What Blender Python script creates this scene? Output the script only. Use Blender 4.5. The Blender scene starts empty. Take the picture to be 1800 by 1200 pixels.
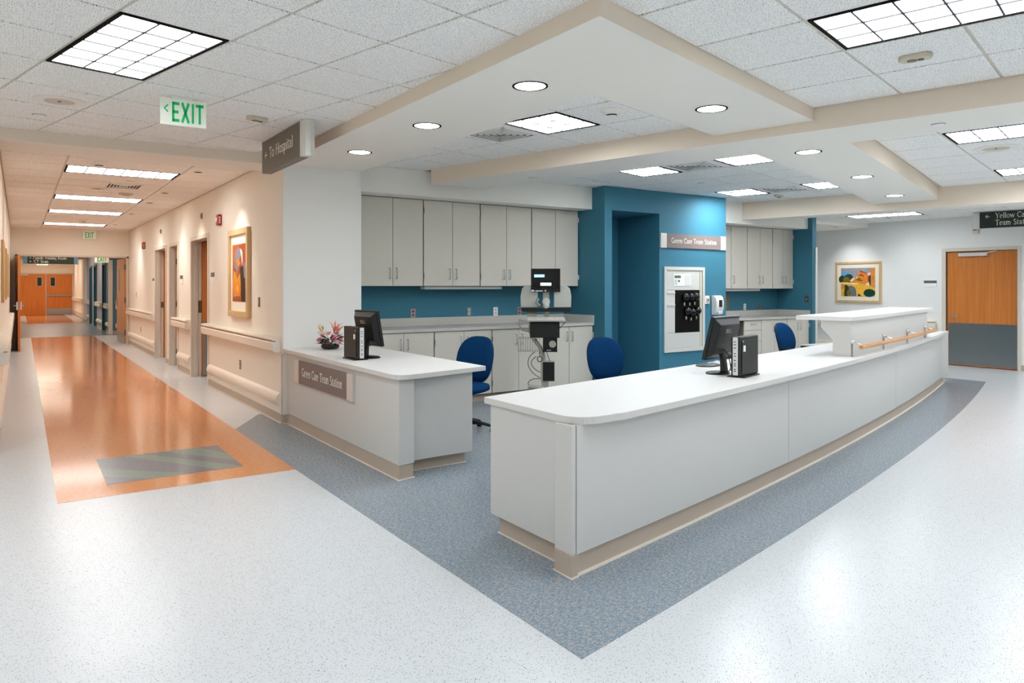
import bpy, bmesh, math, random
from mathutils import Vector, Matrix
random.seed(7)
S = bpy.context.scene
COL = S.collection
PI = math.pi

# ------------------------------------------------------------------ camera, world, exposure
CAM_H = 1.49
YAW = math.radians(34.3)
cd = bpy.data.cameras.new('camera')
cam = bpy.data.objects.new('camera', cd)
COL.objects.link(cam)
cam.location = (0, 0, CAM_H)
cam.rotation_euler = (PI / 2, 0, -YAW)
cd.sensor_width = 36.0
cd.lens = 36.0 * 1272 / 1800
cd.shift_y = -(600 - 502.5) / 1800
cd.clip_start = 0.05
S.camera = cam
W = bpy.data.worlds.new('world')
S.world = W
W.use_nodes = True
W.node_tree.nodes['Background'].inputs[0].default_value = (1, 1, 1, 1)
W.node_tree.nodes['Background'].inputs[1].default_value = 0.0
S.view_settings.view_transform = 'Standard'
S.view_settings.look = 'None'
S.view_settings.gamma = 1.0
S.view_settings.use_curve_mapping = False
S.view_settings.exposure = 1.33
MAIN_LIGHT = 6.6          # radiance of the troffer diffusers in the hall
STATION_LIGHT = 12.0
CORRIDOR_LIGHT = 5.6
FAR_LIGHT = 7.0
COOL = (0.93, 0.98, 1.03)
WARM = (0.98, 0.95, 0.92)
S.cycles.max_bounces = 10
S.cycles.diffuse_bounces = 6
S.cycles.glossy_bounces = 4
S.cycles.sample_clamp_indirect = 3.0
S.cycles.adaptive_threshold = 0.005
S.cycles.use_denoising = True
S.cycles.use_light_tree = True
S.cycles.caustics_reflective = False
S.cycles.caustics_refractive = False

# ------------------------------------------------------------------ helpers
class MB:
    def __init__(s):
        s.v = []; s.f = []
    def add(s, vs, fs):
        n = len(s.v); s.v += [tuple(p) for p in vs]; s.f += [tuple(i + n for i in f) for f in fs]; return s
    def box(s, x0, y0, z0, x1, y1, z1):
        x0, x1 = sorted((x0, x1)); y0, y1 = sorted((y0, y1)); z0, z1 = sorted((z0, z1))
        return s.add([(x0,y0,z0),(x1,y0,z0),(x1,y1,z0),(x0,y1,z0),(x0,y0,z1),(x1,y0,z1),(x1,y1,z1),(x0,y1,z1)],
                     [(0,3,2,1),(4,5,6,7),(0,1,5,4),(1,2,6,5),(2,3,7,6),(3,0,4,7)])
    def prism(s, poly, z0, z1):
        n = len(poly)
        vs = [(p[0], p[1], z0) for p in poly] + [(p[0], p[1], z1) for p in poly]
        return s.add(vs, [tuple(range(n))[::-1], tuple(range(n, 2*n))] + [(i, (i+1) % n, n + (i+1) % n, n + i) for i in range(n)])
    def prism_x(s, poly, x0, x1):      # poly in (y, z)
        n = len(poly)
        vs = [(x0, p[0], p[1]) for p in poly] + [(x1, p[0], p[1]) for p in poly]
        return s.add(vs, [tuple(range(n)), tuple(range(n, 2*n))[::-1]] + [(i, (i+1) % n, n + (i+1) % n, n + i) for i in range(n)])
    def prism_y(s, poly, y0, y1):      # poly in (x, z)
        n = len(poly)
        vs = [(p[0], y0, p[1]) for p in poly] + [(p[0], y1, p[1]) for p in poly]
        return s.add(vs, [tuple(range(n)), tuple(range(n, 2*n))[::-1]] + [(i, (i+1) % n, n + (i+1) % n, n + i) for i in range(n)])
    def tube(s, path, r, n=8, closed=False):
        P = [Vector(p) for p in path]; m = len(P); rs = r if isinstance(r, (list, tuple)) else [r] * m
        rings = []
        up = None
        for i, p in enumerate(P):
            if closed: t = P[(i+1) % m] - P[i-1]
            else: t = P[min(i+1, m-1)] - P[max(i-1, 0)]
            t.normalize()
            if up is None:
                up = Vector((0,0,1)) if abs(t.z) < .9 else Vector((1,0,0))
            a = t.cross(up)
            if a.length < 1e-5: a = t.cross(Vector((0,1,0)))
            a.normalize(); b = t.cross(a); b.normalize(); up = -b
            rings.append([p + a*math.cos(2*PI*k/n)*rs[i] + b*math.sin(2*PI*k/n)*rs[i] for k in range(n)])
        vs = [q for R in rings for q in R]; fs = []
        for i in range(m if closed else m - 1):
            j = (i+1) % m
            for k in range(n): fs.append((i*n+k, i*n+(k+1) % n, j*n+(k+1) % n, j*n+k))
        if not closed: fs += [tuple(range(n))[::-1], tuple((m-1)*n+k for k in range(n))]
        return s.add(vs, fs)
    def lathe(s, prof, c=(0,0,0), n=24, sx=1, sy=1, axis='z'):
        vs = []; fs = []; m = len(prof)
        for r, z in prof:
            for k in range(n):
                a = 2*PI*k/n; x, y = r*math.cos(a)*sx, r*math.sin(a)*sy
                q = (x, y, z) if axis == 'z' else ((x, z, y) if axis == 'y' else (z, x, y))
                vs.append((c[0]+q[0], c[1]+q[1], c[2]+q[2]))
        for i in range(m-1):
            for k in range(n): fs.append((i*n+k, i*n+(k+1) % n, (i+1)*n+(k+1) % n, (i+1)*n+k))
        fs += [tuple(range(n))[::-1], tuple((m-1)*n+k for k in range(n))]
        return s.add(vs, fs)
    def ball(s, c, r, n=10, sx=1, sy=1, sz=1):
        m = max(5, n // 2 + 1)
        prof = [(max(1e-4, r*math.sin(PI*i/(m-1))), -r*math.cos(PI*i/(m-1))*sz) for i in range(m)]
        return s.lathe(prof, c, n, sx, sy)
    def xf(s, mat, i0=0):
        for i in range(i0, len(s.v)): s.v[i] = tuple(mat @ Vector(s.v[i]))
        return s
    def mesh(s, name, mat, smooth=0):
        me = bpy.data.meshes.new(name)
        me.from_pydata(s.v, [], s.f); 
        bm = bmesh.new(); bm.from_mesh(me); bmesh.ops.recalc_face_normals(bm, faces=bm.faces); bm.to_mesh(me); bm.free()
        if mat: me.materials.append(mat)
        if smooth:
            for p in me.polygons: p.use_smooth = True
            me.set_sharp_from_angle(angle=math.radians(smooth))
        return me
    def build(s, name, mat, parent=None, smooth=0, bevel=0, label=None, loc=None, rz=None):
        o = bpy.data.objects.new(name, s.mesh(name, mat, smooth)); COL.objects.link(o)
        if parent: o.parent = parent
        if loc: o.location = loc
        if rz is not None: o.rotation_euler = (0, 0, rz)
        if bevel:
            b = o.modifiers.new('bevel', 'BEVEL'); b.width = bevel; b.segments = 2; b.limit_method = 'ANGLE'; b.angle_limit = math.radians(50)
        if label: o['label'] = label
        return o

def thing(name, label, cat, loc=(0,0,0), rz=0, group=None):
    o = bpy.data.objects.new(name, None); COL.objects.link(o); o.empty_display_size = .1
    o.location = loc; o.rotation_euler = (0, 0, rz); o['label'] = label; o['category'] = cat
    if group: o['group'] = group
    return o
def tag(o, label, cat, group=None):
    o['label'] = label; o['category'] = cat
    if group: o['group'] = group
    return o
def struct(o, kind='structure'):
    o['kind'] = kind; return o
def sempty(name, loc=(0,0,0), rz=0):
    o = bpy.data.objects.new(name, None); COL.objects.link(o); o.location = loc; o.rotation_euler = (0,0,rz); o['kind'] = 'structure'; return o
def copy_tree(o, parent=None):
    c = o.copy(); COL.objects.link(c)
    if parent: c.parent = parent
    for ch in list(KIDS.get(o.name, [])): copy_tree(ch, c)
    return c
KIDS = {}
def index_kids():
    KIDS.clear()
    for o in bpy.data.objects:
        if o.parent: KIDS.setdefault(o.parent.name, []).append(o)

def box(name, mat, a, b, parent=None, bevel=0, **k):
    return MB().box(a[0], a[1], a[2], b[0], b[1], b[2]).build(name, mat, parent, bevel=bevel, **k)

PH = math.radians(14.0); CP, SP = math.cos(PH), math.sin(PH)
def uv2xy(u, v): return (u*CP - v*SP, u*SP + v*CP)
def xy2uv(x, y): return (x*CP + y*SP, -x*SP + y*CP)

# ------------------------------------------------------------------ materials (all node based)
def srgb(c):
    return tuple((x/255/12.92 if x/255 <= .04045 else ((x/255 + .055)/1.055)**2.4) for x in c)
def mat(name, rgb, rough=.5, spec=.5, metal=0, bump=0, bscale=60, vary=0, vscale=8, emit=None, estr=0, coat=0, sheen=0):
    m = bpy.data.materials.new(name); m.use_nodes = True
    nt = m.node_tree; p = nt.nodes['Principled BSDF']
    c = srgb(rgb)
    p.inputs['Base Color'].default_value = (*c, 1); p.inputs['Roughness'].default_value = rough
    p.inputs['Specular IOR Level'].default_value = spec; p.inputs['Metallic'].default_value = metal
    if coat: p.inputs['Coat Weight'].default_value = coat; p.inputs['Coat Roughness'].default_value = .08
    if sheen: p.inputs['Sheen Weight'].default_value = sheen
    if emit: p.inputs['Emission Color'].default_value = (*emit, 1); p.inputs['Emission Strength'].default_value = estr
    tc = None
    if vary or bump:
        tc = nt.nodes.new('ShaderNodeNewGeometry')
    if vary:
        nz = nt.nodes.new('ShaderNodeTexNoise'); nz.inputs['Scale'].default_value = vscale; nz.inputs['Detail'].default_value = 5
        nt.links.new(tc.outputs['Position'], nz.inputs['Vector'])
        cr = nt.nodes.new('ShaderNodeValToRGB')
        cr.color_ramp.elements[0].position = .3; cr.color_ramp.elements[1].position = .7
        cr.color_ramp.elements[0].color = (*[x*(1-vary) for x in c], 1); cr.color_ramp.elements[1].color = (*[min(1, x*(1+vary)) for x in c], 1)
        nt.links.new(nz.outputs['Fac'], cr.inputs['Fac']); nt.links.new(cr.outputs['Color'], p.inputs['Base Color'])
    if bump:
        nz = nt.nodes.new('ShaderNodeTexNoise'); nz.inputs['Scale'].default_value = bscale; nz.inputs['Detail'].default_value = 3
        nt.links.new(tc.outputs['Position'], nz.inputs['Vector'])
        b = nt.nodes.new('ShaderNodeBump'); b.inputs['Strength'].default_value = bump; b.inputs['Distance'].default_value = .004
        nt.links.new(nz.outputs['Fac'], b.inputs['Height']); nt.links.new(b.outputs['Normal'], p.inputs['Normal'])
    return m

def floor_mat(name, base, specks, rough=.2, mottle=None, mscale=60, streak=None, sscale=240, density=.08, wear=.0, coat=.0):
    """sheet vinyl: base colour, fine mottling, sparse elongated chips of other colours, waxed gloss"""
    m = bpy.data.materials.new(name); m.use_nodes = True
    nt = m.node_tree; N = nt.nodes; L = nt.links; p = N['Principled BSDF']
    g = N.new('ShaderNodeNewGeometry')
    col = None
    rgb = N.new('ShaderNodeRGB'); rgb.outputs[0].default_value = (*srgb(base), 1); col = rgb.outputs[0]
    def mixc(fac, a, c2):
        mx = N.new('ShaderNodeMix'); mx.data_type = 'RGBA'
        L.new(fac, mx.inputs['Factor']); L.new(a, mx.inputs['A']); mx.inputs['B'].default_value = (*srgb(c2), 1)
        return mx.outputs['Result']
    if mottle:
        for i, (c2, sc, lo, hi, st) in enumerate(mottle):
            mp = N.new('ShaderNodeMapping'); mp.inputs['Rotation'].default_value = (0, 0, .9 + i*.7); mp.inputs['Scale'].default_value = (1, st, 1)
            mp.inputs['Location'].default_value = (3.1*i, 1.7*i, 0)
            L.new(g.outputs['Position'], mp.inputs['Vector'])
            nz = N.new('ShaderNodeTexNoise'); nz.inputs['Scale'].default_value = sc; nz.inputs['Detail'].default_value = 3; nz.inputs['Roughness'].default_value = .6
            L.new(mp.outputs['Vector'], nz.inputs['Vector'])
            mr = N.new('ShaderNodeMapRange'); mr.inputs['From Min'].default_value = lo; mr.inputs['From Max'].default_value = hi
            L.new(nz.outputs['Fac'], mr.inputs['Value']); col = mixc(mr.outputs['Result'], col, c2)
    for i, (c2, sc, size, keep, st) in enumerate(specks):
        mp = N.new('ShaderNodeMapping'); mp.inputs['Rotation'].default_value = (0, 0, 1.1 + i*.6); mp.inputs['Scale'].default_value = (sc, sc*st, 0)
        mp.inputs['Location'].default_value = (.37*i, .61*i, 0)
        L.new(g.outputs['Position'], mp.inputs['Vector'])
        vo = N.new('ShaderNodeTexVoronoi'); vo.voronoi_dimensions = '2D'; vo.inputs['Scale'].default_value = 1
        L.new(mp.outputs['Vector'], vo.inputs['Vector'])
        lt = N.new('ShaderNodeMath'); lt.operation = 'LESS_THAN'; lt.inputs[1].default_value = size
        L.new(vo.outputs['Distance'], lt.inputs[0])
        sp = N.new('ShaderNodeSeparateColor'); L.new(vo.outputs['Color'], sp.inputs['Color'])
        kp = N.new('ShaderNodeMath'); kp.operation = 'LESS_THAN'; kp.inputs[1].default_value = keep
        L.new(sp.outputs[0], kp.inputs[0])
        mu = N.new('ShaderNodeMath'); mu.operation = 'MULTIPLY'; L.new(lt.outputs[0], mu.inputs[0]); L.new(kp.outputs[0], mu.inputs[1])
        col = mixc(mu.outputs[0], col, c2)
    L.new(col, p.inputs['Base Color'])
    p.inputs['Roughness'].default_value = rough
    p.inputs['Specular IOR Level'].default_value = .5
    return m

def wood_mat(name, c1, c2, rough=.35, axis='Z', scale=14):
    m = bpy.data.materials.new(name); m.use_nodes = True
    nt = m.node_tree; N = nt.nodes; L = nt.links; p = N['Principled BSDF']
    g = N.new('ShaderNodeTexCoord'); mp = N.new('ShaderNodeMapping')
    mp.inputs['Scale'].default_value = {'Z': (scale, scale, .6), 'X': (.6, scale, scale), 'Y': (scale, .6, scale)}[axis]
    L.new(g.outputs['Object'], mp.inputs['Vector'])
    nz = N.new('ShaderNodeTexNoise'); nz.inputs['Scale'].default_value = 1.6; nz.inputs['Detail'].default_value = 7; nz.inputs['Roughness'].default_value = .6
    L.new(mp.outputs['Vector'], nz.inputs['Vector'])
    cr = N.new('ShaderNodeValToRGB'); cr.color_ramp.elements[0].position = .35; cr.color_ramp.elements[1].position = .65
    cr.color_ramp.elements[0].color = (*srgb(c1), 1); cr.color_ramp.elements[1].color = (*srgb(c2), 1)
    L.new(nz.outputs['Fac'], cr.inputs['Fac']); L.new(cr.outputs['Color'], p.inputs['Base Color'])
    p.inputs['Roughness'].default_value = rough; p.inputs['Specular IOR Level'].default_value = .4
    return m

def tile_mat(name, base, hole):
    m = bpy.data.materials.new(name); m.use_nodes = True
    nt = m.node_tree; N = nt.nodes; L = nt.links; p = N['Principled BSDF']
    g = N.new('ShaderNodeNewGeometry'); col = None
    rgb = N.new('ShaderNodeRGB'); rgb.outputs[0].default_value = (*srgb(base), 1); col = rgb.outputs[0]
    for sc, size, keep in ((62, .13, .6), (105, .17, .5)):
        vo = N.new('ShaderNodeTexVoronoi'); vo.voronoi_dimensions = '2D'; vo.inputs['Scale'].default_value = sc
        L.new(g.outputs['Position'], vo.inputs['Vector'])
        lt = N.new('ShaderNodeMath'); lt.operation = 'LESS_THAN'; lt.inputs[1].default_value = size; L.new(vo.outputs['Distance'], lt.inputs[0])
        sp = N.new('ShaderNodeSeparateColor'); L.new(vo.outputs['Color'], sp.inputs['Color'])
        kp = N.new('ShaderNodeMath'); kp.operation = 'LESS_THAN'; kp.inputs[1].default_value = keep; L.new(sp.outputs[0], kp.inputs[0])
        mu = N.new('ShaderNodeMath'); mu.operation = 'MULTIPLY'; L.new(lt.outputs[0], mu.inputs[0]); L.new(kp.outputs[0], mu.inputs[1])
        mx = N.new('ShaderNodeMix'); mx.data_type = 'RGBA'; L.new(mu.outputs[0], mx.inputs['Factor']); L.new(col, mx.inputs['A'])
        mx.inputs['B'].default_value = (*srgb(hole), 1); col = mx.outputs['Result']
    L.new(col, p.inputs['Base Color']); p.inputs['Roughness'].default_value = .9; p.inputs['Specular IOR Level'].default_value = .1
    return m

def emit_mat(name, col, strength):
    m = bpy.data.materials.new(name); m.use_nodes = True; nt = m.node_tree
    p = nt.nodes['Principled BSDF']; p.inputs['Base Color'].default_value = (.8, .8, .8, 1)
    p.inputs['Emission Color'].default_value = (*col, 1); p.inputs['Emission Strength'].default_value = strength
    return m

M = dict(
    louver=mat('louver_blade', (64, 66, 68), .5, .3),
    wall=mat('wall_paint', (237, 231, 219), .75, .2, bump=.08, bscale=250),
    white_wall=mat('white_wall_paint', (236, 235, 231), .75, .2, bump=.08, bscale=250),
    soffit=mat('soffit_paint', (238, 235, 227), .8, .2, bump=.05, bscale=250),
    beam=mat('beam_paint', (230, 216, 198), .8, .2, bump=.05, bscale=250),  # soffit paint with the warm light of upright faces put into its colour
    tile=tile_mat('acoustic_tile', (244, 244, 242), (112, 108, 100)),
    grid=mat('ceiling_grid_metal', (206, 200, 188), .6, .3),
    blue=mat('blue_wall_paint', (60, 120, 142), .6, .3, bump=.06, bscale=250),
    farblue=mat('far_blue_wall_paint', (90, 130, 160), .6, .3),
    greypaint=mat('grey_lilac_wall_paint', (170, 165, 172), .6, .3),
    teal=mat('teal_frame_enamel', (25, 92, 112), .4, .4),
    cab=mat('cabinet_laminate', (212, 206, 194), .55, .3, vary=.03, vscale=160),
    cabgap=mat('cabinet_carcass', (120, 116, 100), .7, .2),
    counter_top=mat('counter_top_laminate', (232, 231, 228), .42, .35, vary=.02, vscale=120),
    counter_edge=mat('counter_edge_laminate', (208, 205, 200), .5, .3),
    counter=mat('counter_panel_laminate', (203, 201, 197), .5, .3, vary=.02, vscale=150),
    backsplash=mat('grey_worktop_laminate', (196, 193, 186), .4, .4, vary=.03, vscale=150),
    base=mat('taupe_cove_base', (186, 170, 154), .55, .3),
    trim=mat('painted_metal_frame', (214, 204, 190), .5, .4),
    rail=mat('vinyl_handrail', (232, 221, 205), .45, .4),
    guard=mat('corner_guard_vinyl', (226, 218, 206), .5, .3),
    steel=mat('brushed_steel', (170, 172, 172), .3, .5, metal=1, bump=.05, bscale=400),
    kick=mat('steel_kick_plate', (150, 155, 156), .28, .5, metal=1),
    bronze=mat('bronze_plate', (120, 108, 82), .4, .5, metal=.7),
    chrome=mat('chrome', (215, 215, 215), .12, .5, metal=1),
    black=mat('black_plastic', (20, 22, 22), .4, .4),
    blackgloss=mat('black_gloss', (8, 8, 9), .12, .5),
    blackpc=mat('black_computer_case', (30, 33, 30), .45, .4),
    darkgap=mat('dark_reveal', (22, 20, 18), .8, .1),
    silver=mat('silver_plastic', (208, 208, 206), .35, .5),
    whiteplastic=mat('white_plastic', (232, 230, 224), .4, .4),
    niche=mat('pale_grey_enamel', (206, 206, 200), .5, .3),
    beige=mat('beige_plastic', (204, 196, 176), .45, .4),
    cartgrey=mat('cart_grey_enamel', (176, 172, 158), .45, .4),
    wing=mat('cart_pale_panel', (204, 204, 196), .45, .4),
    fabric=mat('blue_fabric', (14, 56, 98), .95, .05, bump=.4, bscale=500, vary=.4, vscale=260),
    signgrey=mat('sign_taupe', (128, 114, 110), .5, .3),
    signdark=mat('sign_dark_taupe', (104, 94, 82), .45, .4),
    signgreen=mat('sign_dark_green', (34, 46, 40), .45, .4),
    signcap=mat('sign_silver_cap', (214, 212, 206), .35, .5, metal=.3),
    lettering=mat('cream_lettering', (240, 236, 220), .6, .2),
    greenletter=mat('green_exit_lettering', (10, 165, 85), .5, .3, emit=(0.0, .5, .16), estr=.08),
    exitface=mat('exit_sign_face', (226, 228, 214), .5, .3, emit=(.9, 1, .85), estr=.03),
    red=mat('red_enamel', (158, 22, 24), .4, .4),
    outlet_red=mat('red_receptacle', (190, 30, 30), .5, .3),
    diffwhite=mat('white_enamel', (238, 238, 236), .5, .4),
    frame_wood=wood_mat('pale_maple_frame', (196, 160, 108), (222, 190, 140), .4, 'Z', 30),
    rail_wood=wood_mat('oak_grab_rail_wood', (196, 128, 62), (222, 160, 88), .35, 'X', 40),
    door_wood=wood_mat('orange_birch_veneer', (194, 112, 46), (212, 130, 60), .35, 'Z', 16),
    door_light=wood_mat('light_birch_veneer', (190, 134, 76), (208, 152, 92), .35, 'Z', 16),
    mat_board=mat('cream_mat_board', (236, 230, 214), .8, .1),
    paper=mat('white_paper', (240, 240, 238), .7, .1),
    leaf=mat('dark_green_leaf', (44, 66, 36), .5, .3, vary=.3, vscale=60),
    pinkflower=mat('pink_petal', (186, 74, 110), .6, .2),
    paleflower=mat('pale_pink_petal', (222, 150, 170), .6, .2),
    lily=mat('salmon_lily_petal', (236, 150, 122), .5, .3),
    lilypale=mat('pale_lily_petal', (244, 206, 170), .5, .3),
    yellow=mat('yellow_flower_centre', (226, 176, 60), .6, .2),
    screen=mat('dark_screen', (6, 7, 9), .15, .5),
    screenblue=emit_mat('lit_blue_window', (.10, .36, .72), .9),
    screenwhite=emit_mat('lit_white_window', (.9, .95, 1), .9),
    lcd=mat('green_display', (70, 120, 60), .3, .4),
    glass_dark=mat('dark_wired_glass', (34, 46, 40), .15, .5),
    cable=mat('dark_grey_cable', (52, 50, 46), .5, .3),
)
M['floor'] = floor_mat('white_speckled_vinyl', (213, 216, 218), [((104, 74, 50), 42, .11, .10, 2.0), ((52, 60, 58), 60, .15, .20, 2.4), ((80, 84, 82), 36, .10, .20, 2.6), ((40, 46, 44), 24, .075, .12, 2.2), ((120, 122, 120), 95, .17, .16, 2.2)], .25)
M['orange'] = floor_mat('orange_linoleum', (224, 152, 98), [], .115, mottle=[((204, 124, 68), 26, .42, .62, 3.0), ((226, 160, 108), 60, .5, .7, 3.5), ((194, 112, 60), 140, .56, .7, 2.0)])
M['bluefloor'] = floor_mat('blue_grey_mottled_vinyl', (120, 142, 158), [((228, 226, 220), 90, .22, .16, 2.6)], .26, mottle=[((168, 164, 158), 42, .44, .56, 2.4), ((82, 124, 156), 64, .52, .62, 2.6), ((112, 120, 128), 110, .58, .66, 2.0)])
M['stripegreen'] = floor_mat('green_grey_vinyl', (126, 148, 140), [], .22, mottle=[((106, 132, 124), 90, .45, .6, 2)])
M['stripegrey'] = floor_mat('slate_grey_vinyl', (118, 126, 136), [], .22, mottle=[((100, 110, 122), 90, .45, .6, 2)])
M['em_main'] = emit_mat('troffer_diffuser', COOL, MAIN_LIGHT)
M['em_station'] = emit_mat('station_diffuser', COOL, STATION_LIGHT)
M['em_cor'] = emit_mat('corridor_diffuser', WARM, CORRIDOR_LIGHT)
M['em_far'] = emit_mat('far_diffuser', (1, .88, .74), FAR_LIGHT)
M['em_can'] = emit_mat('downlight_lens', (1, .97, .92), 9.0)

# ------------------------------------------------------------------ lettering (flat strokes with serifs)
def arc(cx, cy, rx, ry, a0, a1, n=10):
    return [(cx + rx*math.cos(math.radians(a0+(a1-a0)*i/n)), cy + ry*math.sin(math.radians(a0+(a1-a0)*i/n))) for i in range(n+1)]
T_, t_ = .13, .055
def stem(x, y0, y1, s0=1, s1=1):
    r = [([(x, y0), (x, y1)], T_)]
    if s0: r.append(([(x-.14, y0+.02), (x+.14, y0+.02)], .04))
    if s1: r.append(([(x-.14, y1-.02), (x+(.14 if s1 == 1 else 0), y1-.02)], .04))
    return r
XH = .66
GLY = {
 'G': (.98, [(arc(.48,.5,.38,.47,45,180,9)+arc(.48,.5,.38,.47,190,315,8), .1), ([(.78,.08),(.78,.46)], T_), ([(.62,.45),(.92,.45)], .04)]),
 'C': (.86, [(arc(.48,.5,.38,.47,42,180,9)+arc(.48,.5,.38,.47,190,318,8), .1), ([(.78,.98),(.78,.74)], .04)]),
 'T': (.84, [([(.04,.96),(.80,.96)], .07), ([(.05,.98),(.05,.80)], .04), ([(.79,.98),(.79,.80)], .04)] + stem(.42,0,.96,1,0)),
 'S': (.66, [(arc(.33,.74,.22,.22,40,200,8)+[(.30,.54),(.40,.46)]+arc(.33,.26,.24,.24,40,-150,9), .1)]),
 'H': (1.0, stem(.2,0,1)+stem(.8,0,1)+[([(.2,.52),(.8,.52)], t_)]),
 'Y': (.88, [([(.1,.98),(.44,.48)], T_), ([(.8,.98),(.44,.48)], t_), ([(.0,.98),(.24,.98)], .04), ([(.66,.98),(.92,.98)], .04)] + stem(.44,0,.5,1,0)),
 'F': (.74, stem(.18,0,1)+[([(.18,.96),(.66,.96)], .07), ([(.18,.52),(.56,.52)], .06), ([(.66,.98),(.66,.80)], .04)]),
 'V': (.88, [([(.1,.98),(.44,.02)], T_), ([(.78,.98),(.44,.02)], t_), ([(.0,.98),(.24,.98)], .04), ([(.64,.98),(.9,.98)], .04)]),
 'R': (.86, stem(.18,0,1)+[([(.18,.96)]+arc(.42,.74,.22,.22,90,-90,8)+[(.18,.52)], .08), ([(.42,.52),(.78,.02)], .11)]),
 'r': (.48, stem(.16,0,XH,1,2)+[([(.16,.42)]+arc(.34,.42,.16,.2,150,60,5), .08)]),
 'e': (.62, [([(.08,.36),(.52,.36)], t_), (arc(.30,.33,.23,.31,5,345,14)[:13], .09)]),
 'n': (.72, stem(.16,0,XH,1,2)+[([(.16,.46)]+arc(.36,.42,.18,.2,150,0,7)+[(.54,0)], .1), ([(.42,.02),(.66,.02)], .04)]),
 'm': (1.06, stem(.16,0,XH,1,2)+[([(.16,.46)]+arc(.34,.42,.17,.2,150,0,7)+[(.51,0)], .1), ([(.51,.46)]+arc(.69,.42,.17,.2,150,0,7)+[(.86,0)], .1), ([(.42,.02),(.60,.02)], .04), ([(.77,.02),(.97,.02)], .04)]),
 'a': (.62, [([(.10,.54)]+arc(.27,.46,.18,.18,140,0,7)+[(.45,.06),(.56,.02)], .09), ([(.44,.38)]+arc(.25,.19,.17,.17,100,340,9), .075)]),
 't': (.46, [([(.2,.86),(.2,.14)]+arc(.31,.13,.11,.12,180,300,4), .1), ([(.04,.64),(.40,.64)], .05)]),
 'i': (.36, stem(.18,0,XH,1,2)+[([(.18,.84),(.18,.93)], .12)]),
 'o': (.68, [(arc(.33,.33,.25,.31,0,360,16), .09)]),
 's': (.50, [(arc(.24,.48,.15,.15,30,200,7)+[(.22,.36),(.28,.31)]+arc(.24,.17,.17,.16,40,-160,8), .08)]),
 'p': (.70, stem(.16,-.3,XH,1,2)+[(arc(.34,.33,.22,.3,130,-130,12), .09)]),
 'l': (.36, stem(.18,0,1,1,2)),
 'w': (.96, [([(.08,XH),(.28,.02)], .11), ([(.28,.02),(.46,XH)], .05), ([(.46,XH),(.66,.02)], .11), ([(.66,.02),(.86,XH)], .05), ([(.0,XH),(.18,XH)], .04), ([(.78,XH),(.94,XH)], .04)]),
 'y': (.68, [([(.08,XH),(.32,.02)], .11), ([(.58,XH),(.32,.02),(.2,-.26)], .05), ([(.0,XH),(.18,XH)], .04), ([(.48,XH),(.66,XH)], .04)]),
 'g': (.62, [(arc(.28,.42,.18,.22,0,360,12), .08), (arc(.30,-.08,.2,.16,0,360,12), .06)]),
 'h': (.72, stem(.16,0,1,1,2)+[([(.16,.46)]+arc(.36,.42,.18,.2,150,0,7)+[(.54,0)], .1), ([(.42,.02),(.66,.02)], .04)]),
 ' ': (.40, []),
 '<': (1.0, [([(.12,.42),(.86,.42)], .09), ([(.44,.72),(.12,.42),(.44,.12)], .09)]),
 '/': (.4, [([(.02,0),(.36,1)], .06)]),
 # block capitals for the exit signs
 'E1': (.78, [([(.16,0),(.16,1)], .2), ([(.1,.92),(.66,.92)], .16), ([(.1,.5),(.58,.5)], .16), ([(.1,.08),(.66,.08)], .16)]),
 'X1': (.78, [([(.10,0),(.64,1)], .2), ([(.64,0),(.10,1)], .2)]),
 'I1': (.40, [([(.2,0),(.2,1)], .2)]),
 'T1': (.74, [([(.37,0),(.37,1)], .2), ([(.04,.92),(.70,.92)], .16)]),
 'V1': (.7, [([(.56,.86),(.2,.5),(.56,.14)], .16)]),
}
def glyph_quads(strokes, w=1.0):
    out = []
    for pts, wd in strokes:
        wd *= w
        n = len(pts); L = []; R = []
        for i, p in enumerate(pts):
            a = pts[max(0, i-1)]; b = pts[min(n-1, i+1)]
            dx, dy = b[0]-a[0], b[1]-a[1]; l = math.hypot(dx, dy) or 1
            nx, ny = -dy/l*wd/2, dx/l*wd/2
            L.append((p[0]+nx, p[1]+ny)); R.append((p[0]-nx, p[1]-ny))
        for i in range(n-1): out.append([R[i], R[i+1], L[i+1], L[i]])
    return out
def text_mb(txt, h, xs=.8, wt=1.0, track=.0, y=-.001, dep=.0015):
    """text in the local XZ plane facing -Y, lower left at the origin; returns (MB, width)"""
    mb = MB(); x = 0
    toks = txt if isinstance(txt, list) else list(txt)
    for ch in toks:
        adv, st = GLY[ch]
        for q in glyph_quads(st, wt):
            P = [((x + a*xs)*h, b*h) for a, b in q]
            mb.add([(p[0], y-dep, p[1]) for p in P] + [(p[0], y, p[1]) for p in P], [(0,1,2,3), (0,1,5,4), (1,2,6,5), (2,3,7,6), (3,0,4,7)])
        x += adv*xs + track
    return mb, x*h
def put_text(txt, h, parent, x, z, mat_, name='lettering', xs=.8, wt=1.0, track=0, y=0, center=False, fit=None):
    if isinstance(txt, str) and ' ' in txt.strip():      # one object per word
        w = text_mb(txt, h, xs, wt, track)[1]; k = fit/w if fit else 1.0; x0 = x - (w*k/2 if center else 0); pos = 0
        for word in txt.split(' '):
            ww = text_mb(word, h, xs, wt, track)[1]
            put_text(word, h, parent, x0+pos*k, z, mat_, 'arrow' if word == '<' else name, xs, wt, track, y, False, ww*k)
            pos += ww + (GLY[' '][0]*xs + track)*h
        return None
    mb, w = text_mb(txt, h, xs, wt, track)
    if fit:
        k = fit / w; mb.xf(Matrix.Diagonal((k, 1, 1, 1))); w = fit
    if center: x -= w/2
    mb.xf(Matrix.Translation((x, y, z)))
    return mb.build(name, mat_, parent)

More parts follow.
